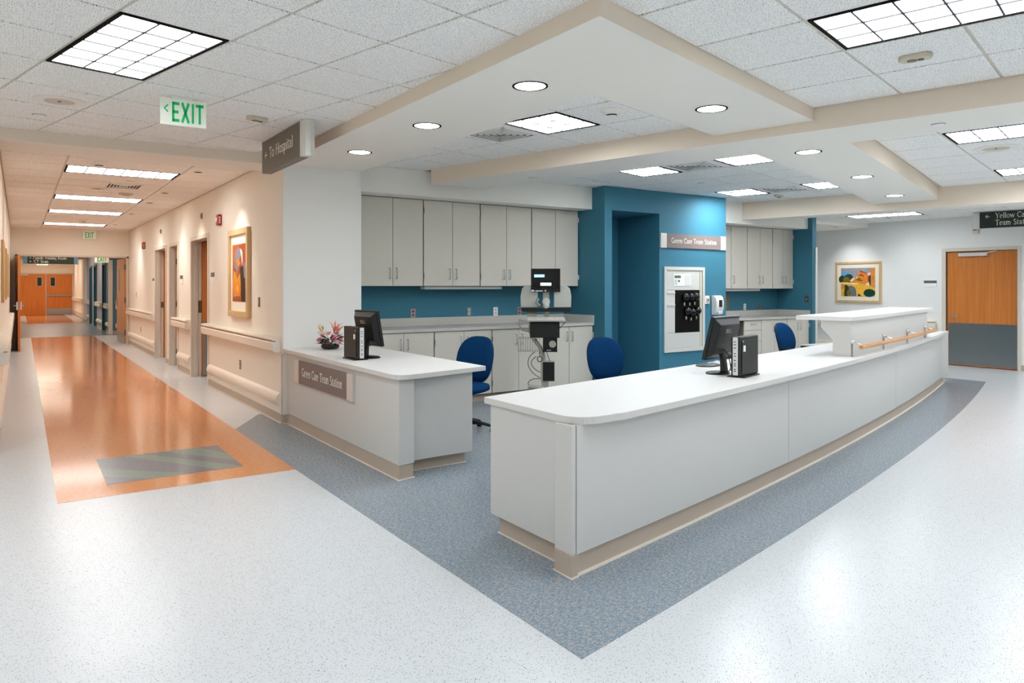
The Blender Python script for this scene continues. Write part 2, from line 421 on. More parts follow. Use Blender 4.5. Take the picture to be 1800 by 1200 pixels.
# ------------------------------------------------------------------ floor
fl = struct(MB().box(-3.2, -4.2, -.1, 14.7, 50, 0).build('floor', M['floor']))
def sheet(name, m, poly, z1=.0015):
    return MB().prism(poly, 0.0, z1).build(name, m, fl)
def carc(c, r, x0, x1, n=40):
    """points of a circle arc (lower branch) between two x values"""
    out = []
    for i in range(n+1):
        x = x0 + (x1-x0)*i/n
        out.append((x, c[1] - math.sqrt(r*r - (x-c[0])**2)))
    return out
FL_C, FL_R = (-13.573, 78.855), 78.164
BS_C, BS_R = (-11.834, 73.025), 71.567
outer = carc(FL_C, FL_R, 1.858, 12.44)
sheet('blue_vinyl_field', M['bluefloor'], [(1.86, 7.83)] + outer + [(12.43, 5.73), (12.1, 8.6), (2.3, 8.6)])
sheet('orange_vinyl_field', M['orange'], [(.22, 5.85), (1.86, 5.85), (1.86, 25.0), (.30, 25.0)])
sheet('blue_vinyl_band', M['bluefloor'], [(-.165, 25.0), (3.2, 25.0), (3.2, 34.4), (-.165, 34.4)])
sheet('orange_vinyl_field', M['orange'], [(.30, 34.4), (1.95, 34.4), (1.95, 44.5), (.30, 44.5)])
ix0, ix1, iy0, iy1 = .55, 1.535, 6.19, 7.14
def clip_half(poly, a, b, c):          # keep a*x+b*y+c >= 0
    out = []
    for i in range(len(poly)):
        p, q = poly[i], poly[(i+1) % len(poly)]
        dp, dq = a*p[0]+b*p[1]+c, a*q[0]+b*q[1]+c
        if dp >= 0: out.append(p)
        if dp*dq < 0:
            t = dp/(dp-dq); out.append((p[0]+(q[0]-p[0])*t, p[1]+(q[1]-p[1])*t))
    return out
cuts = [-9, 0, .30, .75, 1.02, 1.24, 9]      # stripe boundaries measured along x from the lower left
rect = [(ix0, iy0), (ix1, iy0), (ix1, iy1), (ix0, iy1)]
# stripe edges fall from upper left to lower right with slope -1.05 (first) to -1.5 (last)
lines = [((.55, 6.467), (.843, 6.191)), ((.557, 6.746), (1.12, 6.20)), ((.762, 7.139), (1.34, 6.2)), ((.909, 7.144), (1.534, 6.199)), ((1.076, 7.14), (1.533, 6.442)), ((1.367, 7.14), (1.537, 6.715))]
for i in range(len(lines)+1):
    P = rect
    if i > 0:
        (x0, y0), (x1, y1) = lines[i-1]; P = clip_half(P, y0-y1, x1-x0, -((y0-y1)*x0+(x1-x0)*y0))
    if i < len(lines):
        (x0, y0), (x1, y1) = lines[i]; P = clip_half(P, -(y0-y1), -(x1-x0), ((y0-y1)*x0+(x1-x0)*y0))
    if len(P) > 2: sheet('inlay_stripe', M['stripegrey'] if i % 2 == 0 else M['stripegreen'], P, .003)

# ------------------------------------------------------------------ walls
def wallbox(name, a, b, m='wall', parent=None):
    o = box(name, M[m], a, b, parent)
    if not parent: struct(o)
    return o
ZC = 2.90          # ceiling
XR = 2.36          # corridor right wall
# corridor right wall, pierced by three doors
wr = sempty('wall_right')
doors = [(11.56, 12.80), (14.06, 14.86), (15.32, 16.60)]
ys = [7.87] + [v for d in doors for v in d] + [21.0]
for i in range(0, len(ys), 2): box('wall_segment', M['wall'], (XR, ys[i], 0), (XR+.13, ys[i+1], ZC), wr)
for a, b in doors: box('wall_segment', M['wall'], (XR, a, 2.23), (XR+.13, b, ZC), wr)
# column at the end of the corridor wall
wallbox('column_wall', (XR+.002, 7.85, 0), (3.257, 7.869, 2.81), 'white_wall')
wallbox('column_core', (XR+.131, 7.869, 0), (3.257, 8.9, 2.81), 'white_wall')
# corridor left wall, hall walls (behind the camera too)
wallbox('wall_left', (-.30, 7.87, 0), (-.165, 21.0, ZC))
wallbox('wall_hall_left', (-3.2, -4.0, 0), (-3.05, 7.87, ZC))
wallbox('wall_hall_end', (-3.2, 7.87, 0), (-.30, 8.0, ZC))
wallbox('wall_behind', (-3.2, -4.2, 0), (14.7, -4.05, ZC), 'white_wall')
# far side wall with the orange door
dy0, dy1, dz1 = 5.494, 6.68, 2.135
wf = sempty('wall_far')
for a, b in (((14.5, -4.05, 0), (14.65, dy0, ZC)), ((14.5, dy1, 0), (14.65, 10.0, ZC)), ((14.5, dy0, dz1), (14.65, dy1, ZC))): box('wall_segment', M['white_wall'], a, b, wf)
wallbox('wall_side_passage', (12.12, 9.9, 0), (14.5, 10.05, ZC), 'white_wall')
# station back wall and alcoves
wallbox('wall_back', (3.0, 8.58, 0), (6.80, 8.70, 2.9), 'blue')
wallbox('wall_back_right', (9.38, 8.58, 0), (12.0, 8.70, 2.9), 'blue')
wb = sempty('wall_blue_block')
box('wall_panel', M['blue'], (6.80, 7.66, 0), (6.937, 8.66, 2.895), wb)
box('wall_panel', M['blue'], (7.88, 7.66, 0), (9.38, 8.66, 2.895), wb)
box('wall_panel', M['blue'], (6.937, 7.66, 2.565), (7.88, 8.66, 2.895), wb)
box('wall_panel', M['blue'], (6.937, 8.56, 0), (7.88, 8.66, 2.565), wb)
wallbox('wall_pillar', (12.0, 7.84, 0), (12.12, 10.0, 2.9), 'blue')
box('trim_1', M['guard'], (12.085, 7.825, .1), (12.135, 7.95, 2.2)).__setitem__('kind', 'structure')
# bulkheads above the cabinets
struct(box('trim_2', M['soffit'], (3.257, 7.93, 2.59), (6.80, 8.58, 2.9)))
struct(box('trim_3', M['soffit'], (9.38, 7.93, 2.54), (12.0, 8.58, 2.9)))
# corridor end wall with opening
we = sempty('wall_corridor_end')
for a, b in (((-.30, 21.0, 0), (-.06, 21.15, ZC)), ((2.34, 21.0, 0), (3.4, 21.15, ZC)), ((-.06, 21.0, 2.25), (2.34, 21.15, ZC))): box('wall_segment', M['wall'], a, b, we)
fr = MB(); fr.box(-.06, 20.97, 0, -.02, 21.18, 2.25).box(2.30, 20.97, 0, 2.34, 21.18, 2.25).box(-.06, 20.97, 2.21, 2.34, 21.18, 2.25)
struct(fr.build('trim_4', M['trim']))
# corridor beyond
wallbox('wall_beyond_left', (-.30, 21.15, 0), (-.165, 44, ZC))
wallbox('wall_beyond_near_right', (3.2, 21.15, 0), (3.35, 25.6, ZC))
wbr = sempty('wall_beyond_right')
far_doors = [(27.0, 28.0), (30.3, 31.3), (32.3, 33.3)]
yy = [25.6] + [v for d in far_doors for v in d] + [34.8]
for i in range(0, len(yy), 2): box('wall_segment', M['greypaint'] if i else M['farblue'], (2.36, yy[i], 0), (3.35, yy[i+1], ZC), wbr)
for a, b in far_doors:
    box('wall_segment', M['greypaint'], (2.36, a, 2.22), (3.35, b, ZC), wbr)
    box('wall_segment', M['teal'], (2.75, a, 0), (3.35, b, 2.22), wbr)
    q = MB(); q.box(2.335, a-.06, 0, 2.5, a+.03, 2.27).box(2.335, b-.03, 0, 2.5, b+.06, 2.27).box(2.335, a-.06, 2.2, 2.5, b+.06, 2.27); q.build('opening_frame', M['teal'], wbr)
box('corner_post', M['guard'], (2.31, 25.55, 0), (2.42, 25.75, 2.3), wbr)
box('column_post', M['white_wall'], (2.25, 34.8, 0), (2.75, 35.3, ZC), wbr)
wallbox('wall_beyond_cream', (2.36, 35.3, 0), (3.35, 44, ZC))
# far end wall with double doors
wd = sempty('wall_far_end')
for a, b in (((-.3, 44, 0), (-.03, 44.15, ZC)), ((2.33, 44, 0), (3.4, 44.15, ZC)), ((-.03, 44, 2.12), (2.33, 44.15, ZC))): box('wall_segment', M['wall'], a, b, wd)
struct(box('trim_5', M['beam'], (-.3, 34.6, 2.6), (3.35, 35.3, 2.9)))
# dark rooms behind the corridor doors
rm = MB(); rm.box(2.49, 8.9, 0, 5.2, 9.0, 2.9).box(5.1, 9.0, 0, 5.2, 21.0, 2.9).box(2.49, 20.9, 0, 5.1, 21.0, 2.9).box(2.49, 13.3, 0, 5.1, 13.4, 2.9).box(2.49, 15.0, 0, 5.1, 15.1, 2.9)
struct(rm.build('wall_patient_rooms', M['wall']))

# baseboards
def baseb(n, segs):
    mb = MB()
    for (x0, y0), (x1, y1), nx, ny in segs:
        dx, dy = x1-x0, y1-y0; t = .008; c = .022
        l = math.hypot(dx, dy); ux, uy = dx/l, dy/l
        prof = [(0, 0), (c, 0), (t, .016), (t, .1), (0, .1)]
        A = [(x0+nx*d, y0+ny*d, z) for d, z in prof]; B = [(x1+nx*d, y1+ny*d, z) for d, z in prof]
        k = len(prof)
        mb.add(A+B, [tuple(range(k)), tuple(range(k, 2*k))[::-1]] + [(i, (i+1) % k, k+(i+1) % k, k+i) for i in range(k)])
    o = struct(mb.build(n, M['base'])); return o
W_ = (-1, 0); 
baseb('baseboard_right', [((XR, ys[i]+(0 if i else 0)), (XR, ys[i+1]), -1, 0) for i in range(0, len(ys), 2)])
baseb('baseboard_column', [((XR-.005, 7.85), (3.26, 7.85), 0, -1)])
baseb('baseboard_left', [((-.165, 7.87), (-.165, 21), 1, 0)])
baseb('baseboard_far', [((14.5, 6.75), (14.5, 10), -1, 0), ((14.5, -4), (14.5, 5.43), -1, 0)])
baseb('baseboard_block', [((6.8, 7.66), (6.937, 7.66), 0, -1), ((7.88, 7.66), (9.38, 7.66), 0, -1)])
baseb('baseboard_beyond', [((2.36, yy[i]), (2.36, yy[i+1]), -1, 0) for i in range(0, len(yy), 2)] + [((2.36, 35.3), (2.36, 44), -1, 0), ((2.36, 25.6), (3.2, 25.6), 0, -1), ((2.25, 34.8), (2.25, 35.3), -1, 0), ((2.25, 34.8), (2.75, 34.8), 0, -1)])
# corner guard of the column
struct(MB().box(XR-.012, 7.838, .1, XR+.04, 7.852, .76).box(XR-.012, 7.84, .1, XR, 7.90, .76).build('trim_6', M['guard']))
# ------------------------------------------------------------------ ceiling: grid slab, soffits, tiles
ce = struct(MB().box(-3.2, -4.2, 2.908, 14.7, 50, 3.0).build('ceiling', M['grid']))
def poly_cw(P):
    a = sum(P[i][0]*P[(i+1) % len(P)][1] - P[(i+1) % len(P)][0]*P[i][1] for i in range(len(P)))
    return a
def clip_poly(P, Q):      # clip P by the convex polygon Q
    if poly_cw(Q) < 0: Q = Q[::-1]
    for i in range(len(Q)):
        (x0, y0), (x1, y1) = Q[i], Q[(i+1) % len(Q)]
        P = clip_half(P, y0-y1, x1-x0, -((y0-y1)*x0+(x1-x0)*y0))
        if len(P) < 3: return []
    return P
TILE_MESH = {}
def visible(x, y, z, m=170):
    d = x*math.sin(YAW)+y*math.cos(YAW); r = x*math.cos(YAW)-y*math.sin(YAW)
    if d < .3: return False
    px = 900+1272*r/d; py = 502.5-1272*(z-CAM_H)/d
    return -m < px < 1800+m and -m < py < 1200+m
rest = MB(); NT = [0]
def tiles(U, V, zone, z, rot, skip=(), parent=None):
    """zone and skip are given in world xy and grid coordinates; cells are laid between the grid lines"""
    g = .010
    for i in range(len(U)-1):
        for j in range(len(V)-1):
            u0, u1, v0, v1 = U[i]+g, U[i+1]-g, V[j]+g, V[j+1]-g
            cu, cv = (u0+u1)/2, (v0+v1)/2
            if any(a < cu < b and c < cv < d for a, b, c, d in skip): continue
            cell = [(u0, v0), (u1, v0), (u1, v1), (u0, v1)]
            w = [uv2xy(*p) for p in cell] if rot else cell
            cl = clip_poly(w, zone)
            if len(cl) < 3: continue
            area = abs(poly_cw(cl))/2
            if area < .004: continue
            mx, my = sum(p[0] for p in cl)/len(cl), sum(p[1] for p in cl)/len(cl)
            if not visible(mx, my, z): rest.prism(cl, z, z+.0085); continue
            full = abs(area-(u1-u0)*(v1-v0)) < 1e-4
            if full:
                key = (round(u1-u0, 2), round(v1-v0, 2))
                if key not in TILE_MESH:
                    a, b = key[0]/2, key[1]/2; TILE_MESH[key] = MB().box(-a, -b, 0, a, b, .0085).mesh('ceiling_tile', M['tile'])
                o = bpy.data.objects.new('ceiling_tile', TILE_MESH[key]); COL.objects.link(o)
                c = uv2xy(cu, cv) if rot else (cu, cv)
                o.location = (c[0], c[1], z); o.rotation_euler = (0, 0, PH if rot else 0); o.parent = parent
            else:
                MB().prism(cl, z, z+.0085).build('ceiling_tile', M['tile'], parent)
            NT[0] += 1
# corridor
rows = [9.21+.6556*k for k in range(-2, 19)]
cor_l = [9.90, 13.26, 15.95, 19.32]
def row_at(y): return min(range(len(rows)), key=lambda i: abs(rows[i]-y))
cor_rows = [row_at(y) for y in cor_l]
tiles([-.165, .45, 1.70, 2.36], rows, [(-.165, 8.45), (2.36, 8.45), (2.36, 21), (-.165, 21)], ZC, False,
      [(.45, 1.70, rows[i], rows[i+1]) for i in cor_rows], ce)
tiles([-.165, .45, 1.70, 3.2], [21.15+.66*k for k in range(35)], [(-.165, 21.15), (3.2, 21.15), (3.2, 44), (-.165, 44)], ZC, False, (), ce)
# hall
U1 = [1.43-.61*k for k in range(12, 0, -1)] + [1.43, 2.04, 2.65, 3.26, 3.91, 4.56, 5.22, 5.88, 6.5]
V1 = [.78-.61*k for k in range(9, 0, -1)] + [.78, 1.40, 2.04, 2.70, 3.34, 3.98, 4.59, 5.21, 5.85, 6.48, 7.1, 7.74, 8.4, 9.0]
hall_l = [(1.43, 2.04, 3.98, 5.21), (3.91, 4.56, .17, 1.40), (-.40, .21, 1.40, 2.70), (1.43, 2.04, -1.66, -.44), (4.56, 5.22, -2.88, -1.66), (-1.01, -.40, 5.21, 6.48), (-.40, .21, -2.27, -1.05)]
tiles(U1, V1, [(2.33, -4), (2.33, 7.87), (-3.05, 7.87), (-3.05, -4)], ZC, True, hall_l, ce)
tiles(U1, V1, [(2.33, 2.66), (2.33, -3.5), uv2xy(5.86, -4.9), uv2xy(5.86, 2.03)], ZC, True, hall_l, ce)
# bay over the station, near
bay1_l = [(4.62, 5.26, 3.63, 4.25)]
vent1 = (4.66, 5.28, 4.25, 4.88)
tiles([3.3, 3.95, 4.62, 5.26, 5.9], [2.9-.33, 3.10, 3.63, 4.25, 4.88, 5.5, 6.12, 6.74, 7.4], [uv2xy(5.87, 2.90), (4.16, 7.93), (3.25, 7.93), (3.25, 3.80)], ZC, True, bay1_l+[vent1], ce)
# bay over the station, far
U2 = [6.2, 6.85, 7.48, 8.12, 8.78, 9.45, 10.15, 10.86, 11.52, 12.2]
V2 = [2.5, 3.18, 3.72, 4.38, 4.98, 5.6, 6.2]
U2b = U2
bay2_l = [(7.48, 8.12, 4.38, 4.98), (7.48, 8.12, 3.18, 3.72), (10.15, 10.86, 4.60-.22, 5.21-.22), (10.15, 10.86, 3.18, 3.72)]
bay2_v = [(7.48, 8.12, 3.72, 4.38), (10.15, 10.86, 3.72, 4.38)]
zone2 = [uv2xy(6.58, 2.80), uv2xy(8.0, 2.86), uv2xy(10.0, 3.0), uv2xy(11.75, 3.17), uv2xy(11.75, 5.24), (4.8, 7.93)]
tiles(U2, V2 + [6.8, 7.4], zone2, ZC, True, bay2_l+bay2_v, ce)
# right-hand bay
U3 = [6.3, 6.95, 7.65, 8.35, 9.06, 9.77, 10.47, 11.15, 11.8, 12.4]
V3 = [1.50-1.3*k for k in range(4, 0, -1)] + [1.50, 2.8]
bay3_l = [(7.65, 8.35, .2, 1.5), (10.47, 11.15, .2, 1.5), (7.65, 8.35, -2.4, -1.1), (10.47, 11.15, -2.4, -1.1)]
zone3 = [uv2xy(6.58, 1.98), uv2xy(6.58, -4.2), uv2xy(11.75, -4.2), uv2xy(11.75, 2.33), uv2xy(9.4, 2.16), uv2xy(8.15, 2.07)]
tiles(U3, V3, zone3, ZC, True, bay3_l, ce)
# lower ceiling beyond the last beam
ZE = 2.78
struct(MB().prism([uv2xy(12.12, -6), (14.5, -4), (14.5, 9.9), (12.12, 9.9), (10.4, 7.85)], ZE+.005, ZE+.03).build('ceiling_lower', M['grid']))
cl = bpy.data.objects['ceiling_lower']
LE = (14.05, 14.68, 3.10, 4.35)
def LE_uv():
    P = [xy2uv(12.742, 7.589), xy2uv(13.144, 7.726), xy2uv(12.892, 6.427), xy2uv(13.482, 6.63)]
    return P
U4 = [12.2, 12.8, 13.45, 14.08, 14.70, 15.35, 16.0, 16.6]
V4 = [3.12-1.25*k for k in range(5, 0, -1)] + [3.12, 4.32, 5.6]
tiles(U4, V4, [uv2xy(12.16, -3.5), (14.5, -3.5), (14.5, 8.2), (10.4, 8.2)], ZE, True, [(14.08, 14.70, 3.12, 4.32), (14.08, 14.70, -.63, .62)], cl)
if rest.v: struct(rest.build('ceiling_tile_field', M['tile'], ce), 'stuff')
print('ceiling tiles', NT[0])

# soffits and beams
def arcpts(pts): return [uv2xy(*p) for p in pts]
A_out = 2.33
Bc = uv2xy(xy2uv(2.33, 2.66)[0], 2.03)
soff = [(2.33, 7.86), (2.33, 2.66), uv2xy(5.90, 2.03), uv2xy(5.90, 2.88), (3.245, 3.79), (3.245, 7.86)]
def side_light_tint(o):  # tints upright faces beige: warm light painted in, underside paint is the same
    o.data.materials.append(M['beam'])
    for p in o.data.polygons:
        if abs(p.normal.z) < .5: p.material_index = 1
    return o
struct(MB().prism([(2.33, 7.86), (2.33, 2.66), (3.245, 2.90), (3.245, 7.86)], 2.80, 2.905).build('beam_soffit_left', M['soffit']))
struct(MB().prism([(3.245, 2.90), uv2xy(5.90, 2.03), uv2xy(5.90, 2.88), (3.245, 3.78)], 2.80, 2.905).build('beam_soffit_front', M['soffit']))
struct(MB().prism([uv2xy(5.88, 6.55), uv2xy(5.88, -5.4), uv2xy(6.58, -5.4), uv2xy(6.58, 6.4)], 2.72, 2.905).build('beam_cross', M['beam']))
Dp = [(6.58, 1.97), (7.3, 2.02), (8.15, 2.075), (9.44, 2.157), (10.5, 2.23), (11.8, 2.335)]
Dq = [(11.8, 3.19), (11.0, 3.11), (10.0, 3.0), (9.0, 2.925), (8.0, 2.87), (6.58, 2.80)]
mbD = MB()
DD = [uv2xy(*p) for p in Dp]; DQ = [uv2xy(*p) for p in Dq][::-1]
for i in range(5): mbD.prism([DD[i], DD[i+1], DQ[i+1], DQ[i]], 2.72, 2.905)
struct(mbD.build('beam_curved_soffit', M['soffit']))
struct(MB().prism([uv2xy(11.75, 6.6), uv2xy(11.75, -6), uv2xy(12.15, -6), uv2xy(12.15, 6.6)], 2.61, 2.905).build('beam_far', M['beam']))
struct(box('beam_corridor', M['beam'], (-.165, 7.865, 2.795), (2.36, 8.45, 2.905)))
struct(box('trim_7', M['soffit'], (12.12, 8.2, 2.69), (14.5, 9.9, 2.8)))

for o in list(bpy.data.objects):
    if o.name.startswith('beam_'):
        o.data.materials.clear(); o.data.materials.append(M['soffit']); side_light_tint(o)
# ------------------------------------------------------------------ light fixtures
def troffer(label, u0, u1, v0, v1, z, em, rot=True, nu=3, nv=6, strength=None, group=None):
    """recessed fluorescent troffer: dark reveal, white frame, lit lens panes between louver blades"""
    cu, cv = (u0+u1)/2, (v0+v1)/2; a, b = (u1-u0)/2-.012, (v1-v0)/2-.012
    c = uv2xy(cu, cv) if rot else (cu, cv)
    t = thing('ceiling_light', label, 'ceiling light', (c[0], c[1], z), PH if rot else 0, group)
    MB().box(-a, -b, -.002, a, -b+.022, .006).box(-a, b-.022, -.002, a, b, .006).box(-a, -b+.022, -.002, -a+.022, b-.022, .006).box(a-.022, -b+.022, -.002, a, b-.022, .006).build('dark_reveal_frame', M['darkgap'], t)
    ai, bi = a-.022, b-.022
    du, dv = 2*ai/nu, 2*bi/nv
    lv = MB()
    for i in range(1, nu): lv.box(-ai+du*i-.0055, -bi, -.004, -ai+du*i+.0055, bi, .003)
    for j in range(1, nv): lv.box(-ai, -bi+dv*j-.0055, -.004, ai, -bi+dv*j+.0055, .003)
    lv.build('louver', M['louver'], t)
    MB().box(-ai, -bi, .004, ai, bi, .0048).build('diffuser', M[em], t)
    return t
troffer('large lit ceiling light left, before the exit sign', *hall_l[0], ZC, 'em_main')
troffer('large lit ceiling light at the upper right, cut off by the picture edge', *hall_l[1], ZC, 'em_main')
for k, r in enumerate(hall_l[2:]):
    troffer(['lit ceiling light over the open hall floor behind the viewer, first', 'lit ceiling light over the open hall, by the rear wall', 'lit ceiling light over the open hall, toward the rear of the cross beam', 'lit ceiling light near the left hall wall beside the corridor', 'lit ceiling light at the rear left of the hall'][k], *r, ZC, 'em_main')
troffer('square lit ceiling light inside the near bay, beside the air diffuser', *bay1_l[0], ZC, 'em_station', nu=3, nv=3)
for k, r in enumerate(bay2_l):
    troffer(['square lit ceiling light in the far bay, first left of the near diffuser', 'square lit ceiling light in the far bay, right of the near diffuser', 'square lit ceiling light just in front of the blue wall top', 'square lit ceiling light in the far bay beside the curved soffit, farther one'][k], *r, ZC, 'em_station', nu=3, nv=3)
for k, r in enumerate(bay3_l):
    troffer(['long lit ceiling light right of the curved soffit, nearer one', 'long lit ceiling light right of the curved soffit, farther one', 'lit ceiling light of the right bay, outside on the near side', 'lit ceiling light of the right bay, outside on the far side'][k], *r, ZC, 'em_main')
troffer('long lit ceiling light on the lower ceiling before the white end wall', 14.08, 14.70, 3.12, 4.32, ZE, 'em_main')
troffer('lit ceiling light on the lower ceiling above the green sign aisle', 14.08, 14.70, -.63, .62, ZE, 'em_main')
for k, i in enumerate(cor_rows):
    troffer(['corridor ceiling light nearest the beam', 'second corridor ceiling light from the beam', 'third corridor ceiling light from the beam', 'last corridor ceiling light before the hanging exit sign'][k], .45, 1.70, rows[i], rows[i+1], ZC, 'em_cor', rot=False, nu=6, nv=3)
for k, y in enumerate((23.0, 28.5, 32.0, 38.5, 41.5)):
    troffer(['ceiling light just beyond the open corridor doors', 'ceiling light over the blue floor band, near part', 'ceiling light over the blue floor band, far part', 'ceiling light before the wooden double doors', 'ceiling light right above the wooden double doors'][k], .45, 1.70, y, y+.66, ZC-.006, 'em_far', rot=False, nu=6, nv=3)

def downlight(label, x, y, z, r=.118):
    t = thing('downlight', label, 'downlight', (x, y, z), PH)
    MB().lathe([(r, 0), (r, -.004), (r-.016, -.004), (r-.016, 0)], n=32).build('trim_ring', M['darkgap'], t, smooth=30)
    MB().lathe([(r-.016, -.0015), (r-.016, -.0005)], n=32).build('lens', M['em_can'], t)
    MB().box(-r+.02, -.0015, -.003, r-.02, .0015, -.0015).box(-.0015, -r+.02, -.003, .0015, r-.02, -.0015).build('cross_blade', M['grid'], t)
    return t
downlight('round downlight in the soffit, nearest the blue sign corner of the column', 2.76, 6.69, 2.80)
downlight('round downlight in the soffit between its two neighbours', 2.76, 5.28, 2.80)
downlight('largest round downlight near the soffit corner', 2.77, 3.85, 2.80)
downlight('round downlight on the front soffit arm before the cross beam', 4.235, 3.59, 2.80)
downlight('round downlight on the curved soffit, next to the cross beam', 5.99, 3.955, 2.72)
downlight('middle round downlight of the curved soffit', 7.85, 4.51, 2.72)
downlight('farthest round downlight of the curved soffit', 9.85, 5.20, 2.72)

def diffuser_vent(label, r, z, rot=True, rz=0):
    u0, u1, v0, v1 = r; cu, cv = (u0+u1)/2, (v0+v1)/2; a = (u1-u0)/2-.014; b = (v1-v0)/2-.014
    c = uv2xy(cu, cv) if rot else (cu, cv)
    t = thing('air_diffuser', label, 'air vent', (c[0], c[1], z), (PH if rot else 0))
    MB().box(-a, -b, .001, a, b, .006).build('face_plate', M['diffwhite'], t)
    n = 5
    for i in range(n):
        k = .80 - i*.15; A, B = a*k, b*k; w = .014
        q = MB()
        for x0, y0, x1, y1 in ((-A, -B, A, -B+w), (-A, B-w, A, B), (-A, -B, -A+w, B), (A-w, -B, A, B)): q.box(x0, y0, -.006+i*.0004, x1, y1, .001)
        q.build('louver_ring', M['diffwhite'], t)
        A2, B2 = A-w, B-w; q = MB(); w2 = .022
        for x0, y0, x1, y1 in ((-A2, -B2, A2, -B2+w2), (-A2, B2-w2, A2, B2), (-A2, -B2, -A2+w2, B2), (A2-w2, -B2, A2, B2)): q.box(x0, y0, -.0005, x1, y1, .001)
        q.build('dark_slot', M['darkgap'], t)
    return t
diffuser_vent('square louvered air diffuser in the near bay beside the lit panel', vent1, ZC)
diffuser_vent('square louvered air diffuser between two lit panels of the far bay', bay2_v[0], ZC)
diffuser_vent('square louvered air diffuser near the blue wall top, far bay', bay2_v[1], ZC)
diffuser_vent('flat air grille in the corridor ceiling between the first lights', (.95, 1.5, rows[cor_rows[0]+2], rows[cor_rows[0]+3]), ZC-.006, rot=False)

# wall-washer cans with spot lamps in the corridor ceiling and before the blue and white walls
def wallwasher(label, x, y, z, tx, ty, tz, power, col=(1, .93, .84), size=95):
    t = thing('wall_washer', label, 'recessed light', (x, y, z))
    MB().lathe([(.055, 0), (.055, -.003), (.045, -.003), (.045, 0)], n=20).build('trim_ring', M['grid'], t, smooth=30)
    MB().lathe([(.045, -.001), (.045, -.0005)], n=20).build('baffle', M['darkgap'], t)
    ld = bpy.data.lights.new('wall_washer_lamp', 'SPOT'); ld.energy = power; ld.color = col; ld.spot_size = math.radians(size); ld.spot_blend = 1.0; ld.shadow_soft_size = .04
    lo = bpy.data.objects.new('wall_washer_lamp', ld); COL.objects.link(lo)
    lo.location = (x, y, z-.02)
    lo.rotation_euler = (Vector((tx, ty, tz)) - Vector((x, y, z-.02))).to_track_quat('-Z', 'Y').to_euler()
for k, (y, p) in enumerate(((9.6, 26), (12.05, 16), (13.6, 16), (15.95, 14), (18.9, 18))):
    wallwasher(['recessed wall washer above the tall abstract painting', 'recessed wall washer right of the first room door', 'recessed wall washer between the first and second room doors', 'recessed wall washer above the third room door', 'recessed wall washer before the far fire alarm'][k], 1.84, y, ZC, XR, y, 1.15, p*1.2, size=78)
wallwasher('recessed wall washer in front of the blue wall sign', 8.85, 7.12, ZC, 8.9, 7.66, 2.2, 16, (.93, .97, 1.0), 110)
wallwasher('recessed wall washer above the landscape painting', 13.75, 8.45, ZE-.09, 14.5, 8.5, 1.3, 18, (.97, .98, 1.0), 90)
wallwasher('recessed wall washer above the wood door aisle', 13.6, 7.3, ZE, 14.5, 7.3, 1.2, 5, (.97, .98, 1.0), 90)

# small ceiling devices
def smoke(label, x, y, z):
    t = thing('smoke_detector', label, 'smoke detector', (x, y, z), PH)
    MB().lathe([(.085, 0), (.085, -.008), (.06, -.03), (.045, -.04)], n=24).build('base', M['whiteplastic'], t, smooth=40)
    MB().lathe([(.042, -.04), (.042, -.05)], n=20).build('dark_chamber_gap', M['darkgap'], t)
    MB().lathe([(.046, -.05), (.046, -.06), (.022, -.068), (.004, -.07)], n=20).build('cap', M['whiteplastic'], t, smooth=40)
def sensor(label, x, y, z, rz=0, s=1):
    t = thing('motion_sensor', label, 'sensor', (x, y, z), rz)
    MB().prism([(-.075*s, -.045*s), (.075*s, -.045*s), (.095*s, 0), (.075*s, .045*s), (-.075*s, .045*s), (-.095*s, 0)], -.03, 0).build('housing', M['beige'], t, bevel=.006)
    MB().lathe([(.028*s, -.034), (.028*s, -.03)], (-.018, 0, 0), n=16).lathe([(.018*s, -.036), (.018*s, -.03)], (.03, 0, 0), n=14).build('lens_dome', M['bronze'], t, smooth=40)
def speaker(label, x, y, z, r=.17):
    t = thing('ceiling_speaker', label, 'speaker', (x, y, z), PH)
    MB().lathe([(r, 0), (r, -.004), (r*.6, -.009), (r*.6, 0)], n=32).build('rim', M['whiteplastic'], t, smooth=30)
    MB().lathe([(r*.58, -.006), (r*.58, -.002)], n=32).build('grille', mat('grille_'+str(int(x*10)), (205, 195, 182), .7, .2), t)
    MB().lathe([(.012, -.011), (.012, -.006)], n=12).build('centre_screw', M['bronze'], t)
def sprinkler(label, x, y, z):
    t = thing('sprinkler_cover', label, 'sprinkler', (x, y, z))
    MB().lathe([(.045, 0), (.045, -.006), (.038, -.010)], n=20).build('cover_plate', M['diffwhite'], t, smooth=30)
    MB().lathe([(.05, 0), (.05, -.002)], n=20).build('shadow_gap', M['cabgap'], t)
sx, sy = uv2xy(4.86, 3.26); smoke('white smoke detector in the near bay, right of the lit panel', sx, sy, ZC)
sx, sy = uv2xy(12.0-.45, 4.45); smoke('white smoke detector in the far bay by the far beam', 10.45, 7.05, ZC)
smoke('white smoke detector on the corridor ceiling before the first light', .757, 9.45, ZC)
smoke('small smoke detector on the corridor ceiling near the far exit sign', 1.15, 17.9, ZC)
sensor('beige two-eyed motion sensor on the tile below the big right light', 4.53, 2.265, ZC, PH-PI/2)
sensor('beige motion sensor on the tile between exit sign and hanging sign', 1.65, 6.2, ZC, PH)
sensor('dark motion sensor in the far bay beside the second diffuser', 9.75, 6.95, ZC, PH)
sensor('beige motion sensor near the second corridor light', 1.35, 12.4, ZC, 0)
speaker('round perforated speaker left, near the first big light', .258, 6.49, ZC)
speaker('round speaker disc between the two long lights of the right bay', 8.25, 3.32, ZC, .2)
speaker('round speaker in the corridor ceiling after the grille', .95, 12.0, ZC, .15)
sprinkler('small round sprinkler cover on the tile beside the left speaker', .142, 7.128, ZC)
